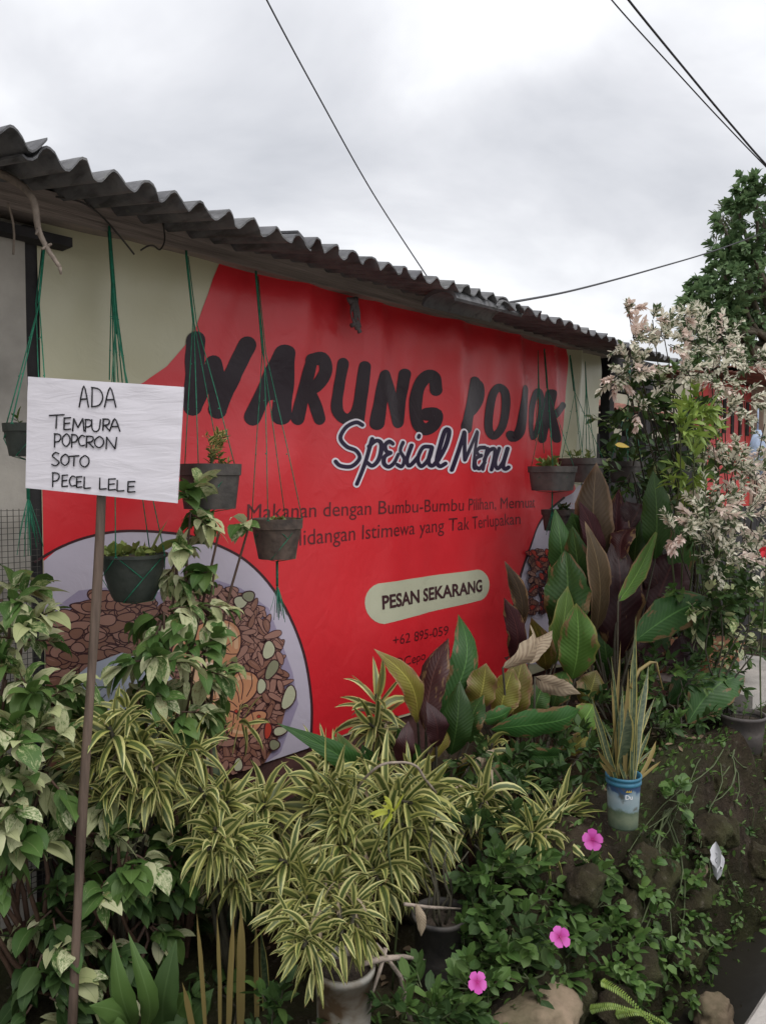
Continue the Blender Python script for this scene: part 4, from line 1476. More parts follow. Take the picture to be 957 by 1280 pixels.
shrub('variegated_shrub', 'low mottled shrub with nearly white leaf tufts below the sign stick', 'shrub', groundp(140, 1230, 2.15),
      [(155, 985, 34, 2.10, 4), (160, 1065, 40, 2.08, 5), (140, 1100, 40, 2.10, 5), (205, 1110, 42, 2.10, 5), (215, 1070, 30, 2.10, 3), (70, 1135, 40, 2.14, 4), (60, 1180, 44, 2.12, 5), (120, 1180, 45, 2.14, 5), (50, 1240, 46, 2.10, 5), (180, 1150, 40, 2.14, 4), (105, 1040, 36, 2.15, 4), (110, 1250, 40, 2.10, 3)],
      [M['varieg'], M['varieg'], M['dark'], M['green']], M['stem_red'], VL * 0.95, VW, 5, 12, 'mottled shrubs in front of the banner', 0.0, 2.0)
# dark-leaved filler added behind them for the darkness under the shrubs
shrub('leafy_shrub', 'dense dark green filler foliage added for the darkness behind the sign stick', 'shrub', groundp(150, 1150, 2.38),
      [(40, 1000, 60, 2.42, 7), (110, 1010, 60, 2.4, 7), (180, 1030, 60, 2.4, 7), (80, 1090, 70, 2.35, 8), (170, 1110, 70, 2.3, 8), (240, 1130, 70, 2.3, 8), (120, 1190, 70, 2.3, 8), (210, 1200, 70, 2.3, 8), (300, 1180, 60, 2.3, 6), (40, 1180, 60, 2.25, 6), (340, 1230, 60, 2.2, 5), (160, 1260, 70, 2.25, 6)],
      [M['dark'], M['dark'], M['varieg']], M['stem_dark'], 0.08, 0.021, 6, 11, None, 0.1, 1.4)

# ------------------------------------------------------------------ large ribbed leaves
def P_cal(t):
    return max(0.0, math.sin(math.pi * min(1, t) ** 0.95)) ** 0.72 * (1 - 0.35 * sstep(0.75, 1.0, t))


def bigleaf(base, tip, Yb, Yt, wpx, mat, parent, face=0.0, bulge=0.12, prof=P_cal, curl=0.35, wavy=0.16, name='leaf', label=None, sag=0.0, nl=14, nw=4):
    """blade from one photo position to another, each at its own distance; face turns it about its own axis"""
    a, b = wp(base[0], base[1], Yb), wp(tip[0], tip[1], Yt)
    ax = b - a
    L = ax.length
    d = ax.normalized()
    view = (CAM - (a + b) / 2).normalized()
    n = (view - d * view.dot(d)).normalized()
    n = Matrix.Rotation(face, 3, d) @ n
    s = d.cross(n).normalized()
    hw = wpx / 2 * depth((a + b) / 2) / F
    mb = MB()
    rows = []
    ph = random.random() * 6
    bow = random.uniform(-0.09, 0.09)
    tipc = random.uniform(-0.55, 0.25)
    vee = random.uniform(0.05, 0.45)
    for i in range(nl + 1):
        t = i / nl
        cpt = a + s * (bow * L * math.sin(math.pi * t)) + ax * t + n * (bulge * L * math.sin(math.pi * t)) - UP * (sag * L * t * t) + UP * (sag * L * t * 0.5)
        cpt = cpt + n * (tipc * L * max(0.0, t - 0.55) ** 2 * 2.2)
        w = hw * 0.9 * prof(t)
        r = []
        for j in range(-nw, nw + 1):
            q = j / nw
            off = n * (w * curl * (q * q) * (-1 if curl > 0 else 1)) if False else -n * (w * curl * q * q) + n * (w * vee * abs(q))
            off += n * (w * wavy * abs(q) * math.sin(t * 13 + ph + q * 1.5))
            ragged = 1 + (0.05 * math.sin(t * 31 + ph) + 0.07 * mnoise.noise(Vector((t * 9, q * 2, ph)))) * abs(q)
            r.append(mb.vert(cpt + s * (w * q * ragged) + off))
        rows.append(r)
    for i in range(nl):
        for j in range(2 * nw):
            mb.face([rows[i][j], rows[i][j + 1], rows[i + 1][j + 1], rows[i + 1][j]], 0,
                    [(j / (2 * nw), i / nl), ((j + 1) / (2 * nw), i / nl), ((j + 1) / (2 * nw), (i + 1) / nl), (j / (2 * nw), (i + 1) / nl)])
    # make the upper side face the viewer
    me = mb
    n0 = (Vector(mb.v[rows[3][nw + 1]]) - Vector(mb.v[rows[3][nw]])).cross(Vector(mb.v[rows[4][nw]]) - Vector(mb.v[rows[3][nw]]))
    if n0.dot(n) < 0:
        mb.f = [f[::-1] for f in mb.f]
        mb.uv = [u[::-1] for u in mb.uv]
    o = mb.build(name, mat, parent, label=label)
    return a, d


random.seed(8)


def calathea(label, root, leaves):
    t = thing('ribbed_leaf_plant', label, 'plant', root, 'big ribbed-leaf plants at the right of the banner')
    ms = MB()
    for lf in leaves:
        (base, tip, Yb, Yt, w, mk), kw = lf[:6], (lf[6] if len(lf) > 6 else {})
        lab = {'dry': 'dry curled pale brown leaf', 'cal_purple': 'dark maroon leaf', 'cal_olive': 'yellowing olive leaf', 'cal_bronze': 'bronze leaf'}.get(mk)
        a, d = bigleaf(base, tip, Yb, Yt, w, M[mk], t, label=lab, **kw)
        r = Vector(root) + Vector((random.uniform(-0.06, 0.06), random.uniform(-0.05, 0.05), 0))
        ms.tube([r, r.lerp(a, 0.5) + Vector((0, 0.02, 0.04)), a, a + d * 0.04], [0.008, 0.006, 0.005, 0.003], 6)
    ms.build('stem', M['stem_dark'], t)
    return t


calathea('clump of broad ribbed leaves around one dark maroon leaf, under the phone number', groundp(545, 1040, 1.95), [
    ((522, 905), (483, 818), 2.0, 1.98, 36, 'cal_olive', dict(face=0.5, bulge=0.06)),
    ((532, 915), (560, 797), 1.95, 1.95, 42, 'cal_purple', dict(face=-0.3, bulge=0.05)),
    ((548, 900), (584, 766), 2.02, 2.02, 46, 'cal_green', dict(face=0.4)),
    ((562, 945), (572, 852), 1.9, 1.88, 42, 'cal_green', dict(face=-0.2)),
    ((535, 955), (562, 890), 1.93, 1.92, 22, 'cal_olive', dict(face=0.6)),
    ((592, 890), (606, 828), 1.92, 1.9, 46, 'cal_olive', dict(face=0.3, curl=0.5, wavy=0.25)),
    ((460, 985), (374, 904), 2.05, 1.95, 34, 'cal_green', dict(face=0.3, sag=0.1)),
    ((448, 985), (425, 920), 2.02, 2.0, 44, 'cal_bright', dict(face=0.2)),
    ((470, 1000), (452, 930), 2.1, 2.1, 40, 'cal_green', dict(face=0.1)),
    ((588, 990), (646, 958), 1.78, 1.7, 34, 'cal_green', dict(face=0.2, sag=0.1)),
    ((580, 968), (622, 938), 1.82, 1.76, 26, 'dry', dict(face=0.5, curl=0.6)),
    ((598, 965), (682, 926), 1.85, 1.72, 36, 'cal_green', dict(face=0.6, sag=0.15)),
    ((575, 975), (592, 945), 1.85, 1.8, 24, 'cal_olive'),
    ((545, 985), (528, 960), 1.85, 1.82, 20, 'cal_purple'),
    ((585, 930), (602, 868), 1.88, 1.86, 38, 'cal_green', dict(face=-0.5)),
    ((505, 960), (512, 905), 1.95, 1.93, 30, 'cal_purple', dict(face=0.2)),
    ((520, 965), (498, 905), 2.0, 2.0, 32, 'cal_green', dict(face=-0.4)),
    ((575, 1010), (560, 975), 1.8, 1.78, 26, 'cal_bright', dict(face=0.3)),
    ((600, 1000), (612, 968), 1.84, 1.8, 30, 'cal_purple', dict(face=0.3)),
    ((545, 935), (538, 880), 1.9, 1.9, 34, 'cal_purple', dict(face=0.5)),
])
calathea('clump of broad green and olive leaves with a pale withered one over the banner corner', groundp(665, 1000, 1.9), [
    ((622, 900), (640, 835), 1.9, 1.88, 44, 'cal_olive', dict(face=-0.2, bulge=0.08)),
    ((640, 905), (655, 822), 1.92, 1.9, 46, 'cal_olive', dict(face=0.2)),
    ((612, 912), (736, 888), 1.86, 1.62, 42, 'cal_green', dict(face=0.5, sag=0.1)),
    ((600, 900), (640, 885), 1.9, 1.84, 26, 'cal_green', dict(face=0.4)),
    ((682, 838), (664, 770), 2.0, 1.98, 36, 'cal_olive', dict(face=-0.4)),
    ((690, 832), (708, 732), 1.95, 1.95, 38, 'cal_bright', dict(face=0.6, bulge=0.06)),
    ((714, 850), (719, 752), 1.88, 1.86, 54, 'cal_bright', dict(face=0.1)),
    ((700, 800), (704, 686), 2.02, 2.02, 62, 'cal_green', dict(face=-0.2)),
    ((645, 798), (628, 700), 2.12, 2.1, 26, 'cal_bronze', dict(face=0.5)),
    ((640, 830), (627, 745), 2.12, 2.1, 30, 'cal_purple', dict(face=0.4)),
    ((728, 882), (744, 838), 1.82, 1.8, 42, 'cal_olive', dict(face=0.2, wavy=0.2)),
    ((720, 912), (742, 880), 1.78, 1.74, 40, 'cal_bright', dict(face=0.3)),
    ((628, 835), (672, 782), 1.86, 1.84, 30, 'dry', dict(face=0.8, curl=0.7, bulge=0.2, wavy=0.3)),
    ((660, 830), (690, 790), 1.9, 1.9, 26, 'dry', dict(face=-0.5, curl=0.7, bulge=0.1)),
    ((668, 846), (720, 878), 1.84, 1.78, 28, 'dry', dict(face=0.1, bulge=-0.06, curl=0.5, sag=-0.35)),
    ((685, 920), (705, 905), 1.78, 1.74, 24, 'cal_green'),
    ((650, 945), (712, 938), 1.75, 1.62, 30, 'cal_green', dict(face=0.4, sag=0.15)),
    ((640, 930), (622, 880), 1.95, 1.95, 36, 'cal_purple', dict(face=-0.3)),
    ((690, 885), (702, 835), 1.9, 1.9, 40, 'cal_green', dict(face=-0.4)),
    ((665, 900), (682, 850), 1.95, 1.93, 36, 'cal_green', dict(face=0.3)),
    ((700, 940), (735, 915), 1.74, 1.66, 28, 'cal_olive', dict(face=0.3, wavy=0.2)),
    ((660, 970), (640, 925), 1.88, 1.86, 34, 'cal_green', dict(face=0.1)),
    ((735, 800), (748, 735), 1.95, 1.95, 34, 'cal_green', dict(face=-0.3)),
    ((722, 790), (735, 715), 2.0, 2.0, 30, 'cal_purple', dict(face=0.3)),
])
calathea('tallest clump of dark bronze and green leaves under the two right hanging pots', groundp(775, 960, 1.75), [
    ((728, 775), (716, 655), 2.0, 2.0, 46, 'cal_green', dict(face=-0.3)),
    ((744, 790), (734, 652), 1.9, 1.9, 36, 'cal_bronze', dict(face=0.6)),
    ((746, 720), (745, 578), 2.0, 2.0, 54, 'cal_bronze', dict(face=0.0, bulge=0.06)),
    ((818, 700), (816, 588), 1.75, 1.75, 40, 'cal_green', dict(face=0.1)),
    ((772, 752), (822, 660), 1.72, 1.72, 26, 'cal_bright', dict(face=0.5, bulge=-0.08)),
    ((768, 830), (772, 668), 1.86, 1.86, 62, 'cal_purple', dict(face=0.2)),
    ((808, 790), (848, 690), 1.78, 1.74, 72, 'cal_purple', dict(face=-0.2)),
    ((785, 660), (800, 630), 1.9, 1.9, 44, 'cal_purple', dict(face=0.2)),
    ((775, 700), (792, 655), 1.84, 1.84, 34, 'cal_purple', dict(face=-0.5)),
    ((792, 802), (892, 744), 1.68, 1.45, 54, 'cal_green', dict(face=0.2, sag=0.1)),
    ((815, 770), (925, 755), 1.72, 1.45, 34, 'cal_green', dict(face=0.5, sag=0.1)),
    ((858, 905), (932, 838), 1.45, 1.3, 56, 'cal_green', dict(face=0.0, sag=0.1)),
    ((800, 830), (820, 790), 1.72, 1.7, 50, 'cal_purple', dict(face=0.2)),
    ((728, 690), (712, 640), 2.1, 2.1, 40, 'cal_green', dict(face=0.5)),
    ((835, 880), (868, 830), 1.6, 1.55, 40, 'cal_green', dict(face=0.4)),
    ((760, 850), (748, 760), 1.9, 1.92, 42, 'cal_green', dict(face=0.3)),
    ((805, 850), (828, 770), 1.72, 1.72, 40, 'cal_green', dict(face=-0.3)),
    ((785, 800), (760, 725), 1.9, 1.92, 36, 'cal_purple', dict(face=0.4)),
    ((830, 830), (872, 790), 1.62, 1.58, 38, 'cal_purple', dict(face=0.2)),
    ((795, 740), (800, 650), 1.85, 1.85, 34, 'cal_green', dict(face=-0.5)),
    ((730, 830), (722, 760), 1.98, 1.98, 34, 'cal_purple', dict(face=-0.2)),
    ((712, 740), (698, 640), 2.1, 2.1, 36, 'cal_green', dict(face=0.2)),
    ((735, 720), (722, 625), 2.05, 2.05, 32, 'cal_purple', dict(face=0.4)),
    ((765, 740), (768, 610), 2.0, 2.0, 40, 'cal_purple', dict(face=-0.3)),
    ((838, 740), (842, 640), 1.75, 1.75, 38, 'cal_green', dict(face=0.3)),
    ((690, 790), (682, 705), 2.1, 2.1, 34, 'cal_green', dict(face=0.5)),
    ((760, 800), (742, 700), 1.95, 1.95, 36, 'cal_green', dict(face=-0.6)),
    ((820, 780), (806, 690), 1.82, 1.82, 36, 'cal_purple', dict(face=0.5)),
])

random.seed(66)
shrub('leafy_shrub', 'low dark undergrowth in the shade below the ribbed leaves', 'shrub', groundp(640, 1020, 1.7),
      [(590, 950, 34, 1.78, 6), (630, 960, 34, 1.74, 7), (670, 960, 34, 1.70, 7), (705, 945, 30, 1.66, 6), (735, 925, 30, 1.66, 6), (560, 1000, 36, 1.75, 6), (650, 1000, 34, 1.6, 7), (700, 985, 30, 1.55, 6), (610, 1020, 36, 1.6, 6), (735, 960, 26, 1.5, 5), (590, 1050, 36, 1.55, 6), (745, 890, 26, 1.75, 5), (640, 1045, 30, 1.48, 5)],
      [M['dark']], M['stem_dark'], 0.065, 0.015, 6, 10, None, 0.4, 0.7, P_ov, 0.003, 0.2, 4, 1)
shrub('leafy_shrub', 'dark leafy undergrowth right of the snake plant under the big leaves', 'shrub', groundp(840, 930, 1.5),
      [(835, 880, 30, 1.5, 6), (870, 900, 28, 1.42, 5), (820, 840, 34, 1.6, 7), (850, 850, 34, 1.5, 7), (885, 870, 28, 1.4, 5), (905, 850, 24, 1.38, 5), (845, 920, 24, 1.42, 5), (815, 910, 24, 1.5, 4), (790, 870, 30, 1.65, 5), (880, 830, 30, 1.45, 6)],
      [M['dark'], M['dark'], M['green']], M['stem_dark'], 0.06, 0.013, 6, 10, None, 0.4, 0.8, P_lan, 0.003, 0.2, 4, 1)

# ------------------------------------------------------------------ blue bucket with snake plant
def sword(mb, base, d, L, w, bend=0.1, twist=0.6, mat=0, s0=None):
    d = d.normalized()
    s = s0 if s0 is not None else perp(d)
    p = Vector(base)
    rows = []
    n = 9
    for i in range(n + 1):
        t = i / n
        hw = w * (0.7 + 0.3 * sstep(0, 0.3, t)) * (1 - sstep(0.62, 1.02, t) ** 1.5)
        s2 = Matrix.Rotation(twist * t, 3, d) @ s
        nn_ = s2.cross(d)
        rows.append([mb.vert(p - s2 * hw + nn_ * hw * 0.35), mb.vert(p), mb.vert(p + s2 * hw + nn_ * hw * 0.35)])
        p = p + d * L / n
        d = (d + Vector((random.uniform(-.03, .03), random.uniform(-.03, .03), -bend * t / n * 3))).normalized()
    for i in range(n):
        for j in range(2):
            mb.face([rows[i][j], rows[i][j + 1], rows[i + 1][j + 1], rows[i + 1][j]], mat, [(j / 2, i / n), ((j + 1) / 2, i / n), ((j + 1) / 2, (i + 1) / n), (j / 2, (i + 1) / n)])


random.seed(15)
bk = wp(778, 1030, 1.22)
bk.z -= 0.004
bsc = depth(bk) / F
Rb = 20.5 * bsc
Hb = (1030 - 968) * bsc
bucket = thing('paint_bucket', 'old blue paint bucket with a worn label, standing on the bank edge', 'bucket', bk)
m, nt, out = newmat('bucket_print')
tcx = nn(nt, 'TexCoord')
sz = nn(nt, 'SeparateXYZ', {0: tcx.outputs['Object']})
nzz = nn(nt, 'TexNoise', {'Vector': tcx.outputs['Object'], 'Scale': 26.0, 'Detail': 6.0})
hz = mth(nt, 'ADD', mth(nt, 'DIVIDE', sz.outputs[2], Hb), mth(nt, 'MULTIPLY', mth(nt, 'SUBTRACT', nzz.outputs[0], 0.5), 0.45))
cc = ramp(nt, hz, [(0.0, (0.10, 0.15, 0.10)), (0.22, (0.22, 0.27, 0.17)), (0.36, (0.12, 0.17, 0.10)), (0.44, (0.30, 0.42, 0.46)), (0.62, (0.40, 0.50, 0.54)), (0.74, (0.28, 0.40, 0.48)), (0.80, (0.03, 0.09, 0.22)), (1.0, (0.025, 0.08, 0.20))])
cc = mix(nt, ramp(nt, nzz.outputs[0], [(0.58, 0), (0.68, 0.8)]), cc, (0.10, 0.10, 0.07))
cc = nn(nt, 'VectorMath', {0: cc, 3: 0.62}, operation='SCALE').outputs[0]
pq = nn(nt, 'BsdfPrincipled', {'Base Color': cc, 'Roughness': 0.55})
nt.links.new(pq.outputs[0], out.inputs[0])
M['bucket_print'] = m
M['blue_plastic'] = simple('blue_plastic', (0.03, 0.14, 0.22), 0.45, 0.3, 14)
mb = MB()
prof = [(0.0, 0.0), (Rb * 0.86, 0.0), (Rb * 0.88, 0.006)] + [(Rb * (0.88 + 0.12 * i / 8), 0.006 + Hb * 0.9 * i / 8) for i in range(1, 9)]
mb.lathe(bk, prof, 36)
mb.build('body', M['bucket_print'], bucket)
mb = MB()
z0 = Hb * 0.88
mb.lathe(bk, [(Rb * 0.99, z0), (Rb * 1.06, z0 + 0.002), (Rb * 1.06, z0 + Hb * 0.07), (Rb * 1.02, z0 + Hb * 0.075), (Rb * 1.02, z0 + Hb * 0.11), (Rb * 1.08, z0 + Hb * 0.115), (Rb * 1.08, z0 + Hb * 0.17), (Rb * 0.98, z0 + Hb * 0.17), (Rb * 0.95, z0 - 0.01)], 36)
mb.build('rim', M['blue_plastic'], bucket)
mb = MB()
mb.disc(bk + Vector((0, 0, Hb * 0.93)), Rb * 0.97, 30, 0, None, 0.01)
mb.build('soil', M['soil'], bucket)


def wrap_text(s, parent, c, R, ang, z, h, mat, name='lettering'):
    b = text_bm(s, 0.015)
    lo = min(v.co.x for v in b.verts)
    mb = MB()
    mp = {}
    for v in b.verts:
        a = ang + (v.co.x - lo) * h / R
        zz = z + v.co.y * h
        mp[v.index] = mb.vert(c + Vector((math.cos(a) * R, math.sin(a) * R, zz)))
    b.verts.ensure_lookup_table()
    for f in b.faces:
        mb.face([mp[v.index] for v in f.verts])
    b.free()
    mb.build(name, mat, parent)


M['white_print'] = simple('white_print', (0.7, 0.7, 0.72), 0.5, 0.05)
M['gold_print'] = simple('gold_print', (0.55, 0.38, 0.05), 0.5, 0.1)
toc = math.atan2(-bk.y, -bk.x)
wrap_text('Du', bucket, bk, Rb * 1.003 + 0.001, toc + 0.12, Hb * 0.66, 0.022, M['white_print'])
mb = MB()
for k in range(3):
    a = toc + 0.20 + 0.11 * k
    q = bk + Vector((math.cos(a) * (Rb + 0.001), math.sin(a) * (Rb + 0.001), Hb * 0.80))
    t_ = Vector((-math.sin(a), math.cos(a), 0))
    mb.face([mb.vert(q - t_ * 0.004), mb.vert(q + t_ * 0.004), mb.vert(q + t_ * 0.002 + UP * 0.008 + Vector((math.cos(a), math.sin(a), 0)) * 0.001)])
mb.build('emblem', M['gold_print'], bucket)
# the snake plant in it
sp = thing('snake_plant', 'spiky snake plant with yellow leaf edges, growing in the blue bucket', 'plant', bk + Vector((0, 0, Hb * 0.92)))
tips = [(744, 890, 7), (760, 850, 6), (772, 905, 9), (786, 835, 7), (793, 905, 10), (809, 905, 9), (770, 820, 6), (826, 950, 7), (740, 870, 9), (757, 905, 10), (765, 800, 8), (775, 855, 12), (783, 880, 26), (796, 770, 9), (790, 800, 12), (812, 830, 12), (805, 885, 10), (820, 870, 10), (747, 935, 8), (830, 925, 8), (768, 880, 14), (752, 950, 7), (801, 850, 14), (815, 935, 9)]
for (px, py, w) in tips:
    mb = MB()
    tp = wp(px, py, 1.22 + random.uniform(-0.05, 0.08))
    bs = bk + Vector((random.uniform(-0.5, 0.5) * Rb, random.uniform(-0.5, 0.5) * Rb, Hb * 0.90))
    bs = bs + rv * (px - 778) * 0.12 * bsc
    dd = (tp - bs)
    sword(mb, bs, dd, dd.length, w * 0.40 * bsc, 0.05, random.uniform(-0.6, 0.8), 0, (rv + fv * random.uniform(-0.5, 0.5)).normalized())
    mb.build('leaf', M['sans'] if (w > 8 or random.random() < 0.4) else M['sans_tan'], sp)
mb = MB()
pts = [wp(788, 860, 1.24), wp(798, 838, 1.24), wp(812, 828, 1.22), wp(820, 828, 1.22)]
mb.tube(pts, [0.006, 0.007, 0.006, 0.003], 6)
mb.tube([wp(820, 828, 1.22), wp(823, 842, 1.22), wp(828, 862, 1.22)], [0.004, 0.003, 0.003], 5)
mb.build('bent_leaf', M['sans_tan'], sp, label='bent yellow leaf with a dried hanging tip')

# tall snake plant lower left and its yellowed blades
sp2 = thing('snake_plant', 'tall snake plant with tan blades rising from behind the trailing dracaena', 'plant', groundp(290, 1300, 2.02))
for (bx, by, tx, ty, w, mk) in ((288, 1300, 278, 888, 24, 'sans'), (300, 1300, 307, 1130, 20, 'sans_tan'), (285, 1300, 292, 1140, 14, 'sans_tan'), (258, 1300, 246, 1140, 10, 'sans_tan'), (322, 1300, 316, 1150, 12, 'sans_tan'), (248, 1310, 225, 1225, 14, 'sans_tan'), (275, 1300, 276, 1140, 9, 'sans_tan'), (335, 1300, 330, 1160, 10, 'sans')):
    mb = MB()
    yb = 2.04 if ty < 950 else 1.84
    a, b = wp(bx, by, yb), wp(tx, ty, yb + (0.1 if ty < 950 else 0))
    sword(mb, a, b - a, (b - a).length, (w / 2 if mk == 'sans' else w * 0.27) * depth(a) / F, 0.0, random.uniform(0.2, 1.2), 0, rv)
    mb.build('leaf', M[mk], sp2)

random.seed(36)
shrub('leafy_shrub', 'low dark shade plant between the tan blades and the white paint pot', 'shrub', groundp(320, 1300, 1.7),
      [(270, 1240, 30, 2.0, 6), (350, 1265, 34, 1.65, 6), (225, 1270, 30, 1.95, 4), (385, 1275, 28, 1.55, 4), (340, 1300, 30, 1.6, 5)],
      [M['dark'], M['dark'], M['green']], M['stem_dark'], 0.055, 0.014, 6, 9, None, 0.4, 0.7, P_ov, 0.003, 0.2, 4, 1)
# broad lily-like leaves at the bottom left
random.seed(31)
pl = thing('broad_leaf_plant', 'low plant with smooth broad green leaves at the bottom behind the stick', 'plant', groundp(170, 1320, 1.95))
for (b, t, w, kw) in (((168, 1285), (138, 1195), 30, {}), ((160, 1290), (112, 1245), 34, dict(sag=0.2)), ((180, 1290), (163, 1190), 26, {}), ((205, 1290), (218, 1185), 40, {}), ((215, 1290), (240, 1225), 40, dict(sag=0.2)),
                      ((150, 1300), (125, 1272), 30, {}), ((190, 1300), (236, 1268), 36, dict(sag=0.1)), ((230, 1300), (262, 1240), 36, {})):
    bigleaf(b, t, 1.93, 1.86, w, M['green'] if random.random() < 0.6 else M['dark'], pl, face=random.uniform(-0.5, 0.5), **kw)
mb = MB()
mb.tube([Vector(pl.location), Vector(pl.location) + UP * 0.1], 0.012, 6)
mb.build('stem', M['stem'], pl)

# ------------------------------------------------------------------ pots on the ground
def pot_mesh(c, r0, r1, h, rim=0.012, n=32, tilt=None):
    mb = MB()
    mb.lathe(c, [(0, 0), (r0, 0), (r0 + (r1 - r0) * 0.5, h * 0.5), (r1, h - rim * 2), (r1 + rim * 0.6, h - rim * 2), (r1 + rim * 0.8, h), (r1 - rim * 0.3, h), (r1 * 0.95, h - rim * 2.5)], n, 0, None, tilt)
    return mb


pc = wp(430, 1285, 1.5)
pc.z = gz(pc.x, pc.y) - 0.02
rr = 36 * depth(pc) / F
hh = wp(430, 1205, 1.5).z - pc.z
wb = thing('white_pot', 'dirty white paint pot with brown stains under the drooping dracaena', 'pot', pc)
m, nt, out = newmat('stained_white')
tcx = nn(nt, 'TexCoord')
na = nn(nt, 'TexNoise', {'Vector': tcx.outputs['Object'], 'Scale': 9.0, 'Detail': 7.0, 'Distortion': 0.6})
ca = ramp(nt, na.outputs[0], [(0.40, (0.30, 0.285, 0.25)), (0.52, (0.20, 0.17, 0.13)), (0.60, (0.10, 0.06, 0.03))])
pa = nn(nt, 'BsdfPrincipled', {'Base Color': ca, 'Roughness': 0.7})
nt.links.new(pa.outputs[0], out.inputs[0])
pot_mesh(pc, rr * 0.85, rr, hh, 0.01).build('body', m, wb)
mb = MB()
mb.disc(pc + UP * (hh - 0.03), rr * 0.95, 24, 0, None, 0.015)
mb.build('soil', M['soil'], wb)

pc = wp(550, 1215, 1.5)
pc.z = gz(pc.x, pc.y) - 0.02
rr = 34 * depth(pc) / F
hh = wp(550, 1140, 1.5).z - pc.z
nb = thing('nursery_pot', 'black plastic nursery pot with dry stalks, right of the white pot', 'pot', pc)
pot_mesh(pc, rr * 0.8, rr, hh, 0.008).build('body', M['black_plastic'], nb)
mb = MB()
mb.disc(pc + UP * (hh - 0.03), rr * 0.95, 24, 0, None, 0.015)
mb.build('soil', M['soil'], nb)
mb = MB()
for i in range(9):
    a = pc + Vector((random.uniform(-.5, .5) * rr, random.uniform(-.5, .5) * rr, hh - 0.03))
    mb.tube(wander(a, a + Vector((random.uniform(-.08, .08), random.uniform(-.06, .06), random.uniform(0.10, 0.3))), 5, 0.02), [0.005, 0.005, 0.004, 0.004, 0.003, 0.002], 5)
mb.build('dry_stalks', M['stem_dark'], nb)

pc = wp(926, 936, 1.26)
rr = 27 * depth(pc) / F
hh = wp(926, 892, 1.26).z - pc.z
pc.z = min(pc.z, gz(pc.x, pc.y) + 0.01)
gp = thing('grey_pot', 'wide dark grey pot with a thin seedling near the right edge', 'pot', pc)
pot_mesh(pc, rr * 0.84, rr, hh, 0.008).build('body', M['grey_plastic'], gp)
mb = MB()
mb.disc(pc + UP * (hh - 0.035), rr * 0.95, 24, 0, None, 0.01)
mb.build('soil', M['soil'], gp)
ml, ms = MB(), MB()
for i in range(3):
    twig(ml, ms, pc + Vector((0.0, -0.03 + 0.03 * i, hh - 0.03)), Vector((random.uniform(-.3, .3), random.uniform(-.3, .3), 1)), 0.13, 10, 0.03, 0.007, 0.1, 60, 0.4, P_ov, 0.002)
ml.build('foliage', M['weed'], gp)
ms.build('stems', M['stem'], gp)

# ------------------------------------------------------------------ hanging pots
random.seed(77)


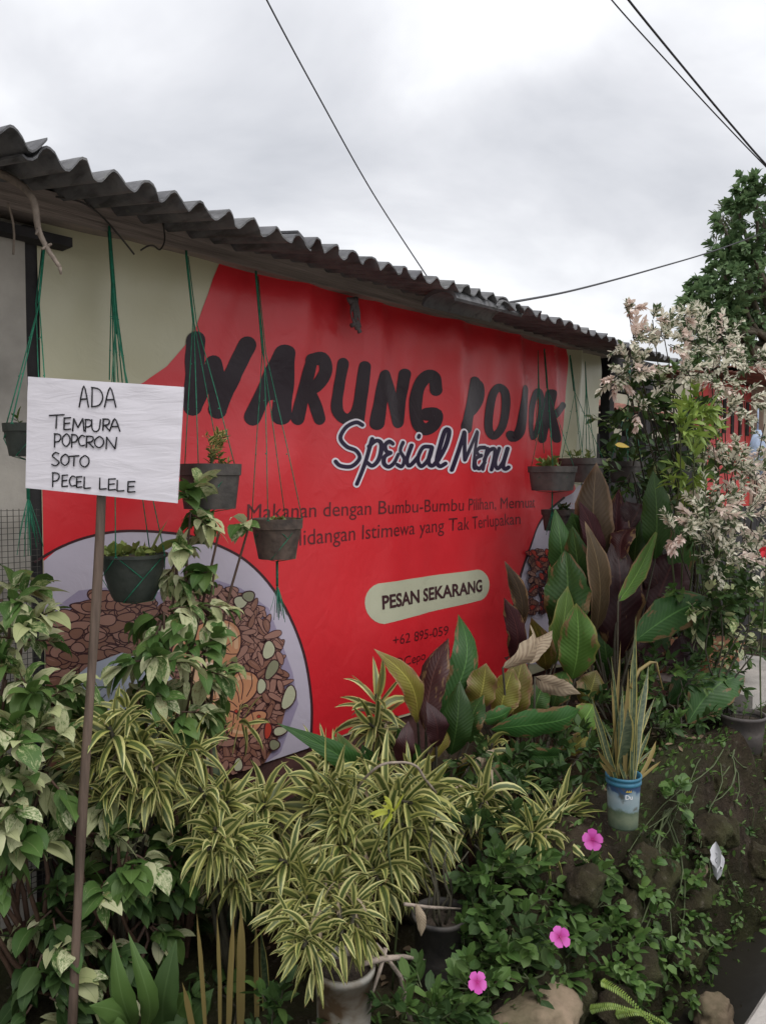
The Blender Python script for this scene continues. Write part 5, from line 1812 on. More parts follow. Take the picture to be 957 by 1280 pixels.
def hang(label, px, py, wpx, hpx, Y, top, mat, squash=None, taper=0.78, anchors=None, plant='potgreen', pl_=0.05, pw=0.016, pn=5, tassel=None, nstr=4, tilt=None, extra=None, round_=False):
    """px,py: photo position of the rim centre"""
    c = wp(px, py, Y)
    s = depth(c) / F
    R, H = wpx / 2 * s, hpx * s
    t = thing('hanging_pot', label, 'hanging pot', c - UP * H, 'hanging pots in front of the banner')
    base = c - UP * H
    mb = MB()
    sq = squash
    if round_:
        prof = [(0, 0), (R * 0.58, 0.0), (R * 0.66, H * 0.10), (R * 0.82, H * 0.45), (R * 0.92, H * 0.78), (R * 0.96, H * 0.92), (R * 1.02, H * 0.93), (R * 1.02, H), (R * 0.95, H), (R * 0.92, H * 0.88)]
    else:
        prof = [(0, 0), (R * taper, 0.0), (R * (taper + (0.96 - taper) * 0.5), H * 0.4), (R * 0.95, H * 0.74), (R * 1.0, H * 0.75), (R * 1.02, H), (R * 0.96, H), (R * 0.92, H * 0.85)]
    mb.lathe(base, prof, 32, 0, sq)
    mb.build('body', mat, t, auto=35)
    mb = MB()
    mb.disc(c - UP * H * 0.10, R * 0.95, 24, 0, sq, 0.012)
    mb.build('soil', M['soil'], t)
    # twine net: from one knot under the eave down to the rim, then crossing under the pot
    mb = MB()
    if top:
        tp = wp(top[0], top[1], YB - 0.085)
        knot = tp.lerp(c, 0.33)
        mb.tube([tp + UP * 0.02, tp, tp.lerp(knot, 0.5), knot], [0.005, 0.0045, 0.0042, 0.004], 5)
        for k in range(nstr):
            a = 2 * math.pi * (k + 0.35) / nstr
            q = c + Vector((math.cos(a) * R * 1.03, math.sin(a) * R * 1.03, 0.0))
            off = Vector((random.uniform(-0.006, 0.006), random.uniform(-0.006, 0.006), 0))
            mb.tube([tp + off, knot + off * 1.5, knot.lerp(q, 0.55) + off, q], 0.0019, 5)
            a2 = a + math.pi / nstr
            q1 = base + Vector((math.cos(a2) * R * 0.95, math.sin(a2) * R * 0.95, H * 0.52))
            q0 = base + Vector((math.cos(a) * R * taper * 1.04, math.sin(a) * R * taper * 1.04, 0.0))
            q3 = c + Vector((math.cos(a + 2 * math.pi / nstr) * R * 1.03, math.sin(a + 2 * math.pi / nstr) * R * 1.03, 0))
            mb.tube([q, q1], 0.0016, 4)
            mb.tube([q3, q1], 0.0016, 4)
            mb.tube([q1, q0, base - UP * 0.012], 0.0016, 4)
            for z in (0.3, 0.62):
                mb.lathe(knot.lerp(q, z), [(0.0, -0.004), (0.0034, 0), (0.0, 0.004)], 5)
    if tassel:
        tl = tassel * s
        mb.tube([base - UP * 0.01, base - UP * tl * 0.45], 0.0048, 6)
        for k in range(14):
            e = Vector((random.uniform(-1, 1), random.uniform(-1, 1), 0)) * tl * 0.17
            mb.tube([base - UP * tl * 0.42, base - UP * tl * 0.7 + e * 0.6, base - UP * tl * random.uniform(0.8, 1.05) + e], 0.0012, 4)
    if len(mb.v):
        mb.build('twine', M['twine'], t)
    ml, ms = MB(), MB()
    for k in range(pn):
        st = c + Vector((random.uniform(-.6, .6) * R, random.uniform(-.6, .6) * R, -0.02))
        twig(ml, ms, st, Vector((random.uniform(-.7, .7), random.uniform(-.7, .7), 1)), pl_ * 1.2, 8, pl_, pw, 0.2, 60, 0.6, P_ov, 0.002)
    if extra:
        extra(ml, ms, c, R)
    ml.build('foliage', M[plant], t)
    ms.build('stems', M['stem'], t)
    return t


def tall_fern(ml, ms, c, R):
    for k in range(7):
        twig(ml, ms, c + Vector((random.uniform(-.2, .5) * R, random.uniform(-.3, .3) * R, 0)), Vector((random.uniform(-.3, .4), random.uniform(-.3, .3), 1)), 0.12, 14, 0.035, 0.007, 0.3, 65, 0.5, P_lan, 0.0018)


def big_leaf_pot(ml, ms, c, R):
    leaf(ml, c + rv * R * 0.55, UP + rv * 0.5 - fv * 0.2, 0.13, 0.038, P_ov, 0.3, 0.15, 0.5, 8, 2, 0)
    leaf(ml, c + rv * R * 0.7, UP * 0.6 + rv * 0.8, 0.11, 0.03, P_ov, 0.6, 0.15, -0.4, 8, 2, 0)


hang('round dark green hanging pot of succulents between stick and climbing shrub', 167, 692, 82, 58, 2.28, (137, 290), M['green_plastic'], None, 0.62, plant='potgreen', pl_=0.035, pw=0.014, pn=12, extra=big_leaf_pot, round_=True)
hang('squarish black hanging pot with a yellowish fern, just right of the sign', 262, 580, 64, 56, 2.30, (233, 320), M['black_plastic'], 5, 0.82, plant='potstripe', pl_=0.035, pw=0.008, pn=3, extra=tall_fern)
hang('round brown-black hanging pot with a green tassel, below the title letter A', 346, 648, 64, 50, 2.30, (320, 345), M['brown_plastic'], None, 0.72, plant='potgreen', pl_=0.018, pw=0.007, pn=6, tassel=78)
hang('grey hanging pot half hidden behind the left side of the sign', 34, 530, 56, 40, 2.28, (55, 312), M['green_plastic'], None, 0.75, plant='green', pl_=0.04, pw=0.01, pn=3, tassel=120)
hang('squarish grey hanging pot with pale sprouts, under the last title letter', 690, 583, 50, 30, 2.30, (680, 440), M['grey_plastic'], 5, 0.85, plant='potgreen', pl_=0.05, pw=0.014, pn=7, tassel=60)
hang('squarish grey hanging pot with pale sprouts, against the cream strip at the right', 727, 573, 48, 30, 2.40, (712, 448), M['grey_plastic'], 5, 0.85, plant='potgreen', pl_=0.05, pw=0.010, pn=5, tassel=50)
hang('small dark hanging pot below the two right ones, beside the bronze leaves', 703, 637, 44, 26, 2.30, None, M['black_plastic'], 5, 0.85, plant='dark', pl_=0.04, pw=0.012, pn=4, tassel=40)
hang('black hanging pot with a single yellow leaf, right of the wall end', 782, 577, 36, 26, 2.25, (786, 458), M['black_plastic'], 5, 0.85, plant='dark', pl_=0.09, pw=0.02, pn=3,
     extra=None)
# spare twine knots hanging free
random.seed(3)
for (label, a, b, n) in (('bundle of green twine hanging behind the top of the sign', (137, 288), (148, 480), 5), ('green twine hanging over the red right end of the banner', (672, 438), (674, 560), 3), ('green twine hanging at the far right edge of the banner', (731, 452), (735, 570), 4)):
    mb = MB()
    tp = wp(a[0], a[1], YB - 0.08)
    for k in range(n):
        e = wp(b[0] + (k - (n - 1) / 2) * 5.5, b[1] + random.uniform(-10, 10), YB - 0.16)
        mid = tp.lerp(e, 0.35)
        mid = mid.lerp(tp.lerp(wp(b[0], b[1], YB - 0.16), 0.35), 0.7)
        mb.tube([tp, mid, e], 0.0021, 5)
        for z in (0.35, 0.7):
            mb.lathe(mid.lerp(e, z), [(0, -0.005), (0.004, 0), (0, 0.005)], 5)
    tag(mb.build('twine_bundle', M['twine']), label, 'twine', 'loose twine under the roof edge')
# the yellow leaf on the last pot
mb = MB()
leaf(mb, wp(768, 556, 2.2), rv - UP * 0.1, 0.09, 0.02, P_ov, 0.2, 0.2, 0.9, 6, 1)
M['yellow_leaf'] = leafmat('yellow_leaf', plain_col((0.55, 0.38, 0.03), (0.65, 0.45, 0.05)))
hp = [o for o in bpy.data.objects if o.get('label', '').startswith('black hanging pot with a single')][0]
mb.build('yellow_leaf', M['yellow_leaf'], hp, label='single fallen yellow leaf')

# ------------------------------------------------------------------ things under the roof edge
random.seed(2)
mb = MB()
br = [W(-10, 212, 2.30), W(22, 228, 2.28), W(42, 250, 2.26), W(48, 285, 2.25), W(58, 308, 2.25), W(75, 334, 2.24)]
mb.tube([q for q in crom(br, 4)], [0.013 - 0.007 * i / 20 for i in range(21)], 8)
for (i, d, l) in ((3, Vector((-0.3, -0.4, -0.5)), 0.05), (4, Vector((0.3, -0.5, 0.2)), 0.03), (5, Vector((0.1, -0.1, -1)), 0.02), (4, Vector((-0.5, -0.2, -0.4)), 0.03)):
    mb.tube([br[i], br[i] + d * l], [0.006, 0.003], 6)
tag(mb.build('dead_branch', M['dead']), 'bare crooked dead branch hanging from the left roof edge', 'branch')
mb = MB()
mb.tube(crom([wp(10, 254, YB - 0.1), wp(16, 275, YB - 0.1), wp(18, 295, YB - 0.1), wp(17, 318, YB - 0.1)], 4), 0.0035, 6)
tag(mb.build('dry_twig', M['dead']), 'thin pale dry twig hanging on the grey wall, far top left', 'twig')
mb = MB()
mb.tube(crom([wp(204, 278, YB - 0.09), wp(206, 300, YB - 0.1), wp(200, 312, YB - 0.12), wp(192, 307, YB - 0.12), wp(184, 308, YB - 0.12), wp(176, 313, YB - 0.12)], 5), 0.003, 6)
tag(mb.build('wire_hook', M['wire']), 'bent wire hook poking from the timber above the cream field', 'wire')
mb = MB()
for k in range(7):
    a = wp(434 + 2 * k, 372, YB - 0.08)
    b = wp(438 + random.uniform(0, 12), 395 + random.uniform(-4, 4), YB - 0.10)
    c = wp(440 + random.uniform(-2, 14), 414 + random.uniform(-8, 2), YB - 0.10)
    mb.tube(crom([a, b, c], 4), [0.007 + 0.004 * math.sin(i) for i in range(9)], 7)
tag(mb.build('cloth_knot', simple('grey_cloth', (0.13, 0.11, 0.11), 0.9, 0.3, 30)), 'knotted grey cloth strip tied under the timber above the title', 'cloth')
mb = MB()
mb.tube(crom([wp(70, 246, YB - 0.10), wp(100, 252, YB - 0.10), wp(125, 268, YB - 0.1), wp(152, 298, YB - 0.11), wp(168, 318, YB - 0.1)], 5), 0.0032, 6)
tag(mb.build('loose_wire', M['wire']), 'thin dark wire sagging over the cream corner beside the branch', 'wire')

# overhead cables
def cable(label, pts, r):
    mb = MB()
    mb.tube(crom(pts, 8), r, 6)
    tag(mb.build('overhead_cable', M['cable']), label, 'cable', 'overhead cables')


e1 = wp(541, 357, 2.75)
cable('single overhead cable running down to the roof above the title', [W(300, -70, 3.2), W(336, 5, 3.4), W(395, 115, 3.9), W(465, 240, 4.4), e1], 0.0042)
cable('upper thick cable of the pair crossing the top right corner', [W(740, -60, 5.0), W(785, 0, 5.2), W(850, 80, 5.6), W(915, 158, 6.0), W(975, 225, 6.4), W(1100, 350, 7.5)], 0.0080)
cable('lower thin cable of the pair crossing the top right corner', [W(720, -60, 5.0), W(764, 0, 5.2), W(845, 90, 5.6), W(905, 155, 6.0), W(972, 224, 6.4), W(1100, 350, 7.5)], 0.0050)
cable('long cable sloping from the roof edge up to the right tree', [wp(632, 379, 2.6), W(720, 362, 6.3), W(820, 335, 8.0), W(905, 309, 10.0), W(1010, 270, 12.0)], 0.0085)

# ------------------------------------------------------------------ cream-pink shrub, right
random.seed(9)
sb = [(784, 385, 15, 1.75, 3), (788, 425, 26, 1.75, 6), (795, 468, 30, 1.7, 7), (772, 470, 22, 1.75, 4), (830, 425, 30, 1.65, 8), (868, 425, 34, 1.6, 9), (905, 432, 36, 1.6, 10), (935, 450, 30, 1.55, 8), (815, 400, 16, 1.66, 2), (850, 398, 16, 1.62, 3), (880, 392, 16, 1.6, 3),
      (850, 465, 30, 1.6, 6), (895, 475, 30, 1.55, 7), (905, 515, 24, 1.5, 4), (930, 500, 22, 1.5, 4), (890, 555, 24, 1.5, 5), (915, 590, 36, 1.45, 10), (945, 600, 36, 1.4, 10), (955, 530, 20, 1.4, 2),
      (885, 635, 36, 1.4, 10), (930, 645, 40, 1.35, 11), (845, 668, 24, 1.45, 5), (870, 655, 26, 1.42, 5), (900, 690, 36, 1.35, 8), (945, 695, 36, 1.3, 8), (965, 560, 36, 1.4, 6), (980, 640, 46, 1.35, 8), (800, 510, 20, 1.7, 2)]
shrub('snow_bush', 'tall cream and pink leaved shrub at the right, beyond the bronze leaves', 'shrub', groundp(900, 850, 2.0), [(a, b, r, Y, int(n * 1.9)) for a, b, r, Y, n in sb], [M['snow'], M['snow'], M['snow'], M['pinktip']], M['stem_dark'], 0.040, 0.0100, 8, 23, None, 0.35, 0.5, P_ov, 0.0025, 0.25, 3, 1, None, 0.1)
# shaded lower part of dark foliage: a separate bush
random.seed(19)
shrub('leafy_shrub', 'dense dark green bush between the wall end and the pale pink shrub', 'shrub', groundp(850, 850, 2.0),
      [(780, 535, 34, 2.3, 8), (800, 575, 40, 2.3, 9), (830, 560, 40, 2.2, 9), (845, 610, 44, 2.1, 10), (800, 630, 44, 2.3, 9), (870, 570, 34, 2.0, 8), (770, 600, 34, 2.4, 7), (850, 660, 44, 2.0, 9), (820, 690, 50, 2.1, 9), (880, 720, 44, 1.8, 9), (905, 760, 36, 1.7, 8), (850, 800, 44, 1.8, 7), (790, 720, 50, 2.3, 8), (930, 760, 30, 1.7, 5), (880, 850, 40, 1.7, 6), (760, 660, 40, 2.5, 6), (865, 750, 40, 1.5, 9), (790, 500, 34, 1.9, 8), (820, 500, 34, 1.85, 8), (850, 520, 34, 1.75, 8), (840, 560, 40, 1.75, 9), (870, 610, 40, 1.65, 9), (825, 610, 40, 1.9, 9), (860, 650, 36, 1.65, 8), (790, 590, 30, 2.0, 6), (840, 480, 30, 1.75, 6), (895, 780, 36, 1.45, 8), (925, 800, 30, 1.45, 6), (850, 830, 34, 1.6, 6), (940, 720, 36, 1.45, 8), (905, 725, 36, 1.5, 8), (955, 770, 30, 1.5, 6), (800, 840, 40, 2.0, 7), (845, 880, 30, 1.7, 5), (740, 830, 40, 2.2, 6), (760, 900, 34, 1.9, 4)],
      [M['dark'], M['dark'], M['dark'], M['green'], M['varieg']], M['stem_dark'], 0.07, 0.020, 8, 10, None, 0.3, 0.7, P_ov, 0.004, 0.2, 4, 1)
shrub('leafy_shrub', 'dark green shrub with white-flecked leaves above the wooden bench', 'shrub', groundp(905, 870, 1.35),
      [(900, 765, 26, 1.35, 6), (925, 790, 24, 1.3, 5), (890, 735, 28, 1.4, 6), (935, 745, 28, 1.3, 5), (950, 800, 20, 1.25, 3)], [M['varieg'], M['dark']], M['stem_dark'], 0.06, 0.017, 8, 10, None, 0.1, 0.9, P_ov, 0.003, 0.2, 4, 1)
shrub('leafy_shrub', 'fresh lime green shrub with thin drooping leaves inside the pale shrub', 'shrub', groundp(865, 850, 1.6),
      [(865, 520, 26, 1.5, 7), (880, 505, 22, 1.5, 5), (850, 540, 24, 1.5, 5), (865, 590, 26, 1.48, 5), (885, 540, 20, 1.48, 4), (855, 615, 22, 1.5, 3)], [M['lime']], M['stem'], 0.085, 0.014, 6, 9, None, 0.4, 1.0, P_lan, 0.003, 0.25, 4, 1)
# red flower at the edge of the photo
fl = thing('red_flower', 'single red flower at the right edge below the pale shrub', 'flower', W(958, 690, 3.6))
mb = MB()
rosette(mb, Vector(fl.location), -fv, 6, 0.035, 0.014, 50, 80, 0.1, P_ell, 0.0)
mb.build('petals', M['petal_red'], fl)
mb = MB()
fb = groundp(958, 690, W(958, 690, 3.6).y + 0.05)
mb.tube(wander(fb, fl.location, 6, 0.03), 0.004, 5)
mb.build('stem', M['stem'], fl)

# ------------------------------------------------------------------ tree at upper right and others behind
random.seed(41)


def tree(label, base, top_h, blobs, mats, L, w, per, nleaf, trunk_r, name='leafy_tree'):
    t = thing(name, label, 'tree', base)
    mb, ml = MB(), MB()
    crown = Vector(base) + UP * top_h
    mb.tube(wander(base, crown, 8, 0.15), [trunk_r * (1 - 0.6 * i / 8) for i in range(9)], 9)
    for (px, py, r, d, n) in blobs:
        c = W(px, py, d)
        R = r * d / F
        hub = Vector(base).lerp(crown, random.uniform(0.55, 0.95))
        mb.tube(wander(hub, c, 5, 0.12), [trunk_r * 0.4 * (1 - 0.7 * i / 5) for i in range(6)], 6, 0, False)
        for k in range(n):
            v = Vector((random.gauss(0, 1), random.gauss(0, 1), random.gauss(0, 1))).normalized() * random.uniform(0.1, 0.75)
            dd = (v + Vector((0, 0, 0.15))).normalized()
            twig(ml, mb if k % 4 == 0 else None, c + v * R, dd, R * random.uniform(0.3, 0.55), nleaf, L, w, 0.4, 60, 0.9, P_ov, 0.008, 0.2, 3, 1, random.randrange(len(mats)))
    mb.build('trunk', M['bark'], t)
    ml.build('crown', mats, t)
    return t


tb = W(985, 640, 11.5)
tb.z = 0.3
tree('large dark green tree rising over the right side of the picture', tb, 3.6,
     [(945, 250, 32, 11, 26), (925, 300, 26, 11, 14), (945, 320, 44, 11.2, 36), (965, 280, 44, 11.4, 34), (905, 345, 26, 10.8, 16), (930, 375, 46, 11, 40), (965, 380, 50, 11.5, 44), (880, 385, 28, 10.8, 20), (905, 400, 38, 11, 30), (862, 378, 16, 10.8, 7), (945, 430, 48, 11.3, 40),
      (980, 330, 50, 11.8, 40), (1000, 250, 50, 11.8, 36), (1010, 400, 60, 12, 40), (905, 440, 40, 11.2, 28), (870, 410, 24, 11, 14), (960, 470, 44, 11.4, 30), (903, 280, 13, 10.9, 5), (1060, 330, 60, 12, 34), (868, 376, 20, 11, 12), (888, 358, 26, 11, 18), (905, 325, 28, 11, 20), (922, 262, 22, 11, 16), (935, 235, 20, 11, 14), (890, 410, 30, 11, 20), (925, 330, 34, 11.2, 24), (875, 440, 24, 11, 14)],
     [M['tree']], 0.115, 0.033, 8, 19, 0.16)
tb = W(903, 640, 13)
tb.z = 0.3
tree('pale feathery treetop peeking out left of the big tree', tb, 4.4, [(903, 268, 15, 13, 22), (912, 290, 18, 13, 16), (896, 285, 10, 13, 8)], [M['tree_pale']], 0.13, 0.02, 8, 8, 0.07, 'slender_tree')
tb = W(845, 640, 14)
tb.z = 0.3
tree('distant dark green tree seen behind the stall roof and shrubs', tb, 2.4, [(800, 560, 60, 14, 40), (860, 540, 60, 14, 40), (740, 600, 60, 14, 40), (830, 620, 70, 14, 40), (900, 600, 60, 14, 40), (960, 560, 60, 15, 40), (1010, 600, 70, 15, 40), (870, 470, 30, 14, 22), (910, 490, 40, 14.5, 26)],
     [M['tree']], 0.16, 0.05, 8, 6, 0.14)

# ------------------------------------------------------------------ buildings beyond
sx0, sx1 = wp(752, 500, 3.0).x - 0.25, wp(846, 500, 3.0).x + 0.9
shed = thing('tiled_shed', 'open dark shed with a red clay tile roof behind the stall', 'shed', ((sx0 + sx1) / 2, 3.8, 0.3))
mb = MB()
ez, rz = wp(775, 519, 3.0).z, None
prevr = None
nx = 44
rows = 9
SY, SZ = 1.6, 0.40
for j in range(rows):
    for side in range(1):
        pass
pts = {}
for i in range(nx * 4 + 1):
    x = sx0 - 0.1 + (sx1 - sx0 + 0.2) * i / (nx * 4)
    for j in range(rows + 1):
        for b in (0, 1):
            if j == rows and b == 1:
                continue
            t = (j + (0.98 if b else 0.0)) / rows
            y = 2.92 + SY * t
            z = ez + SZ * t + 0.022 * abs(math.sin(math.pi * i / 4)) + (0.0 if b else 0.022)
            pts[(i, j, b)] = mb.vert((x, y, z))
for i in range(nx * 4):
    for j in range(rows):
        mb.face([pts[(i, j, 0)], pts[(i + 1, j, 0)], pts[(i + 1, j, 1)], pts[(i, j, 1)]])
        mb.face([pts[(i, j, 1)], pts[(i + 1, j, 1)], pts[(i + 1, j + 1, 0)], pts[(i, j + 1, 0)]])
mb.quad((sx0 - 0.1, 2.92, ez - 0.01), (sx1 + 0.1, 2.92, ez - 0.01), (sx1 + 0.1, 2.92 + SY, ez + SZ - 0.03), (sx0 - 0.1, 2.92 + SY, ez + SZ - 0.03))
mb.build('roof', M['tile'], shed)
mb = MB()
wtop = wp(790, 546, 3.05).z
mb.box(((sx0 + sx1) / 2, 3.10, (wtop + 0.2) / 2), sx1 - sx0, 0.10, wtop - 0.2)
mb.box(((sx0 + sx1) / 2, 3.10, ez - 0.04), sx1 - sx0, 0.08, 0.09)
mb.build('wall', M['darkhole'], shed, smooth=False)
mb = MB()
for k in range(7):
    x = sx0 + 0.05 + (sx1 - sx0 - 0.1) * k / 6
    mb.box((x, 3.10, (ez + wtop) / 2 - 0.04), 0.06, 0.06, ez - wtop)
mb.build('posts', M['dark_timber'], shed, smooth=False)
# dark beam and upper storage between the stall and shed
mb = MB()
mb.box((X1 + 0.42, 2.62, wp(770, 462, 2.6).z), 0.70, 0.10, 0.20)
mb.box((X1 + 0.42, 2.62, wp(770, 484, 2.6).z), 0.70, 0.06, 0.06)
for k in range(2):
    mb.box((X1 + 0.12 + 0.6 * k, 2.62, 1.0), 0.07, 0.07, 2.6)
mb.build('side_frame', M['dark_timber'], warung, smooth=False)

shop = thing('red_shop', 'red-walled shop with a cream corner post down the street', 'building', (9.5, 4.0, 0.3))
fy = 3.4
fx0, fx1 = wp(884, 520, fy).x, wp(938, 520, fy).x
zt_, zb2 = wp(900, 474, fy).z, 0.3
mb = MB()
mb.box(((fx0 + fx1) / 2, fy + 0.08, (zt_ + zb2) / 2), fx1 - fx0, 0.16, zt_ - zb2)
mb.build('front_wall', M['red_wall'], shop, smooth=False)
mb = MB()
mb.box((fx1 + 0.14, fy, (zt_ + zb2) / 2), 0.26, 0.3, zt_ - zb2)
mb.box((fx0 - 0.0, fy + 1.6, (zt_ + zb2) / 2), 0.14, 2.9, zt_ - zb2)
mb.build('corner_post', M['cream_paint'], shop, smooth=False)
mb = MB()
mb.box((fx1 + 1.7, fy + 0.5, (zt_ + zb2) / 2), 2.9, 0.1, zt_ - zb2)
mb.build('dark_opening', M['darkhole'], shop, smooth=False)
mb = MB()
for k in range(5):
    x = fx0 + 0.25 + (fx1 - fx0 - 0.4) * k / 4
    mb.box((x, fy - 0.004, zt_ - 0.42), 0.10, 0.012, 0.42)
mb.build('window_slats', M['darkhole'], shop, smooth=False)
mb = MB()
for i in range(12):
    t = i / 12
    mb.box(((fx0 - 0.15 + fx1 + 3) / 2, fy - 0.45 + 1.5 * t, zt_ + 0.02 + 0.16 * t), fx1 - fx0 + 3.15, 0.26, 0.05)
mb.build('roof', M['tile'], shop, smooth=False)
mb = MB()
q = W(946, 553, 7.6)
mb.tube([q + UP * 0.12, q, q - UP * 0.2, q - UP * 0.35], [0.03, 0.07, 0.10, 0.07], 8)
mb.tube([q + UP * 0.35 , q + UP * 0.12], 0.008, 5)
tag(mb.build('hanging_cloth', M['blue_cloth']), 'pale blue cloth hanging by the dark shop opening', 'cloth')

# dark plank fence behind the bench
fnc = thing('plank_fence', 'dark weathered plank fence behind the wooden bench', 'fence', (7.0, 2.0, 0.3))
random.seed(88)
mb = MB()
for k in range(34):
    x = 4.95 + 0.125 * k
    mb.box((x, 1.98 + 0.012 * random.random(), 0.82), 0.115, 0.025, 1.05 + 0.08 * random.random())
mb.build('planks', M['dark_timber'], fnc, smooth=False)
mb = MB()
for z in (0.5, 0.98):
    mb.box((7.0, 2.02, z), 4.3, 0.03, 0.06)
mb.build('rail', M['dark_timber'], fnc, smooth=False)

# wooden bench on the porch
bp_ = wp(915, 884, 1.62)
bench = thing('wooden_bench', 'small orange-brown wooden bench on the pale porch floor', 'bench', bp_)
s = depth(bp_) / F
mb = MB()
seat = wp(905, 812, 1.62)
mb.box(seat + Vector((0, 0.15, 0)), 0.62, 0.34, 0.035)
mb.box(seat + Vector((0, 0.0, -0.06)), 0.56, 0.025, 0.09)
mb.build('seat', M['bench_wood'], bench, smooth=False)
for dx in (-0.26, 0.12):
    for dy in (0.0, 0.28):
        mb = MB()
        x, y = seat.x + dx, seat.y + dy
        mb.box((x, y, (seat.z + BANK_TOP + 0.06) / 2), 0.06, 0.06, seat.z - BANK_TOP - 0.08)
        mb.build('leg', M['bench_wood'], bench, smooth=False)
mb = MB()
mb.bar((seat.x + 0.12, seat.y + 0.02, BANK_TOP + 0.16), (seat.x + 0.12, seat.y + 0.27, BANK_TOP + 0.24), 0.035, 0.04)
mb.build('stretcher', M['bench_wood'], bench, smooth=False)

# ------------------------------------------------------------------ periwinkle, weeds, fern, stones
random.seed(51)
shrub('periwinkle', 'dark leafy periwinkle on the bank below the pale dracaena heads', 'flower plant', groundp(650, 1200, 1.3),
      [(615, 1095, 44, 1.42, 9), (660, 1110, 44, 1.36, 9), (640, 1160, 50, 1.3, 11), (690, 1150, 40, 1.28, 8), (600, 1150, 40, 1.4, 8), (650, 1205, 44, 1.24, 9), (700, 1200, 36, 1.24, 7), (720, 1110, 36, 1.3, 7), (610, 1195, 30, 1.32, 6), (745, 1080, 26, 1.3, 5), (580, 1190, 30, 1.4, 5)],
      [M['dark'], M['green']], M['stem'], 0.058, 0.0165, 8, 10, None, 0.5, 0.5, P_ell, 0.0025, 0.2, 4, 1)
shrub('periwinkle', 'small periwinkle seedling with one pink flower at the bottom, right of the dry stalks', 'flower plant', groundp(575, 1262, 1.34),
      [(590, 1235, 34, 1.28, 8), (560, 1255, 34, 1.3, 7), (530, 1240, 30, 1.36, 6), (610, 1262, 30, 1.24, 5), (500, 1265, 34, 1.36, 5), (545, 1275, 30, 1.3, 5)],
      [M['dark'], M['green']], M['stem'], 0.05, 0.013, 8, 10, None, 0.5, 0.5, P_ell, 0.0025, 0.2, 4, 1)
for (px, py, Y, lab) in ((740, 1050, 1.2, 'pink five-petalled flower against the pale dracaena heads'), (699, 1171, 1.12, 'pink five-petalled flower in the middle of the dark periwinkle leaves'), (596, 1228, 1.16, 'pink five-petalled flower lowest of all, near the bottom stone')):
    c = wp(px, py, Y)
    f = thing('pink_flower', lab, 'flower', c, 'pink periwinkle flowers')
    ax = (-fv + UP * random.uniform(0.1, 1.2) + rv * random.uniform(-1.0, 1.0)).normalized()
    s_ = perp(ax)
    u_ = s_.cross(ax)
    mb = MB()
    R = 13 * depth(c) / F
    a0 = random.random() * 6
    for k in range(5):
        a = a0 + 2 * math.pi * k / 5
        rd = s_ * math.cos(a) + u_ * math.sin(a)
        leaf(mb, c + rd * R * 0.08 + ax * 0.0006 * k, rd + ax * 0.15, R * random.uniform(0.9, 1.05), R * 0.44, lambda t: (0.22 + 0.78 * sstep(0, 0.6, t)) * (1 - sstep(0.75, 1.04, t) ** 2), 0.3, 0.0, 0, 6, 2, 0, rd.cross(ax).normalized())
    mb.build('petals', M['petal'], f)
    mb = MB()
    mb.lathe(c + ax * 0.001, [(0, 0.003), (R * 0.10, 0.0), (0, -0.003)], 8)
    mb.build('eye', simple('flower_eye', (0.5, 0.02, 0.25)), f)
    mb = MB()
    mb.tube([c, c - ax * 0.02, c + fv * 0.04 - UP * 0.05], 0.0016, 5)
    mb.build('stalk', M['stem'], f)

random.seed(61)
shrub('trailing_weed', 'bright green weed hanging down the bank beside the ditch', 'weed', groundp(830, 1110, 1.28),
      [(790, 1105, 36, 1.22, 7), (835, 1095, 34, 1.22, 7), (840, 1140, 40, 1.17, 9), (795, 1160, 44, 1.18, 10), (860, 1165, 34, 1.14, 8), (880, 1195, 30, 1.12, 6), (830, 1205, 44, 1.12, 10), (770, 1205, 44, 1.15, 9), (850, 1235, 40, 1.10, 7), (780, 1245, 40, 1.12, 6), (745, 1135, 34, 1.24, 6), (760, 1170, 30, 1.2, 6)],
      [M['weed'], M['weed'], M['green']], M['stem'], 0.042, 0.0145, 8, 11, None, 0.1, 0.8, P_ell, 0.002, 0.2, 4, 1, None, 0.5)
shrub('trailing_weed', 'small tuft of round light leaves right of the blue bucket', 'weed', groundp(845, 1010, 1.26),
      [(843, 990, 14, 1.22, 4), (848, 1012, 14, 1.2, 4), (835, 1000, 10, 1.2, 2)], [M['weed']], M['stem'], 0.045, 0.019, 5, 5, None, 0.4, 0.5, P_ell, 0.002, 0.15, 4, 1)
shrub('trailing_weed', 'thin grassy weed on the bank behind the snake plant bucket', 'weed', groundp(840, 960, 1.45),
      [(832, 955, 18, 1.4, 4), (850, 945, 18, 1.4, 4), (880, 945, 20, 1.35, 4), (815, 945, 16, 1.45, 3)], [M['weed'], M['dark']], M['stem'], 0.055, 0.009, 5, 7, None, 0.6, 0.8, P_lan, 0.002, 0.2, 4, 1)
shrub('trailing_weed', 'tiny weed with pale leaves on the far bank at the right', 'weed', groundp(910, 1010, 1.25),
      [(905, 1000, 14, 1.22, 3), (880, 1075, 14, 1.18, 3), (935, 985, 16, 1.22, 4), (920, 1050, 12, 1.18, 3), (885, 1010, 12, 1.22, 3)], [M['weed'], M['dark']], M['stem'], 0.032, 0.010, 5, 6, None, 0.3, 0.6, P_ell, 0.002, 0.2, 3, 1)
random.seed(64)
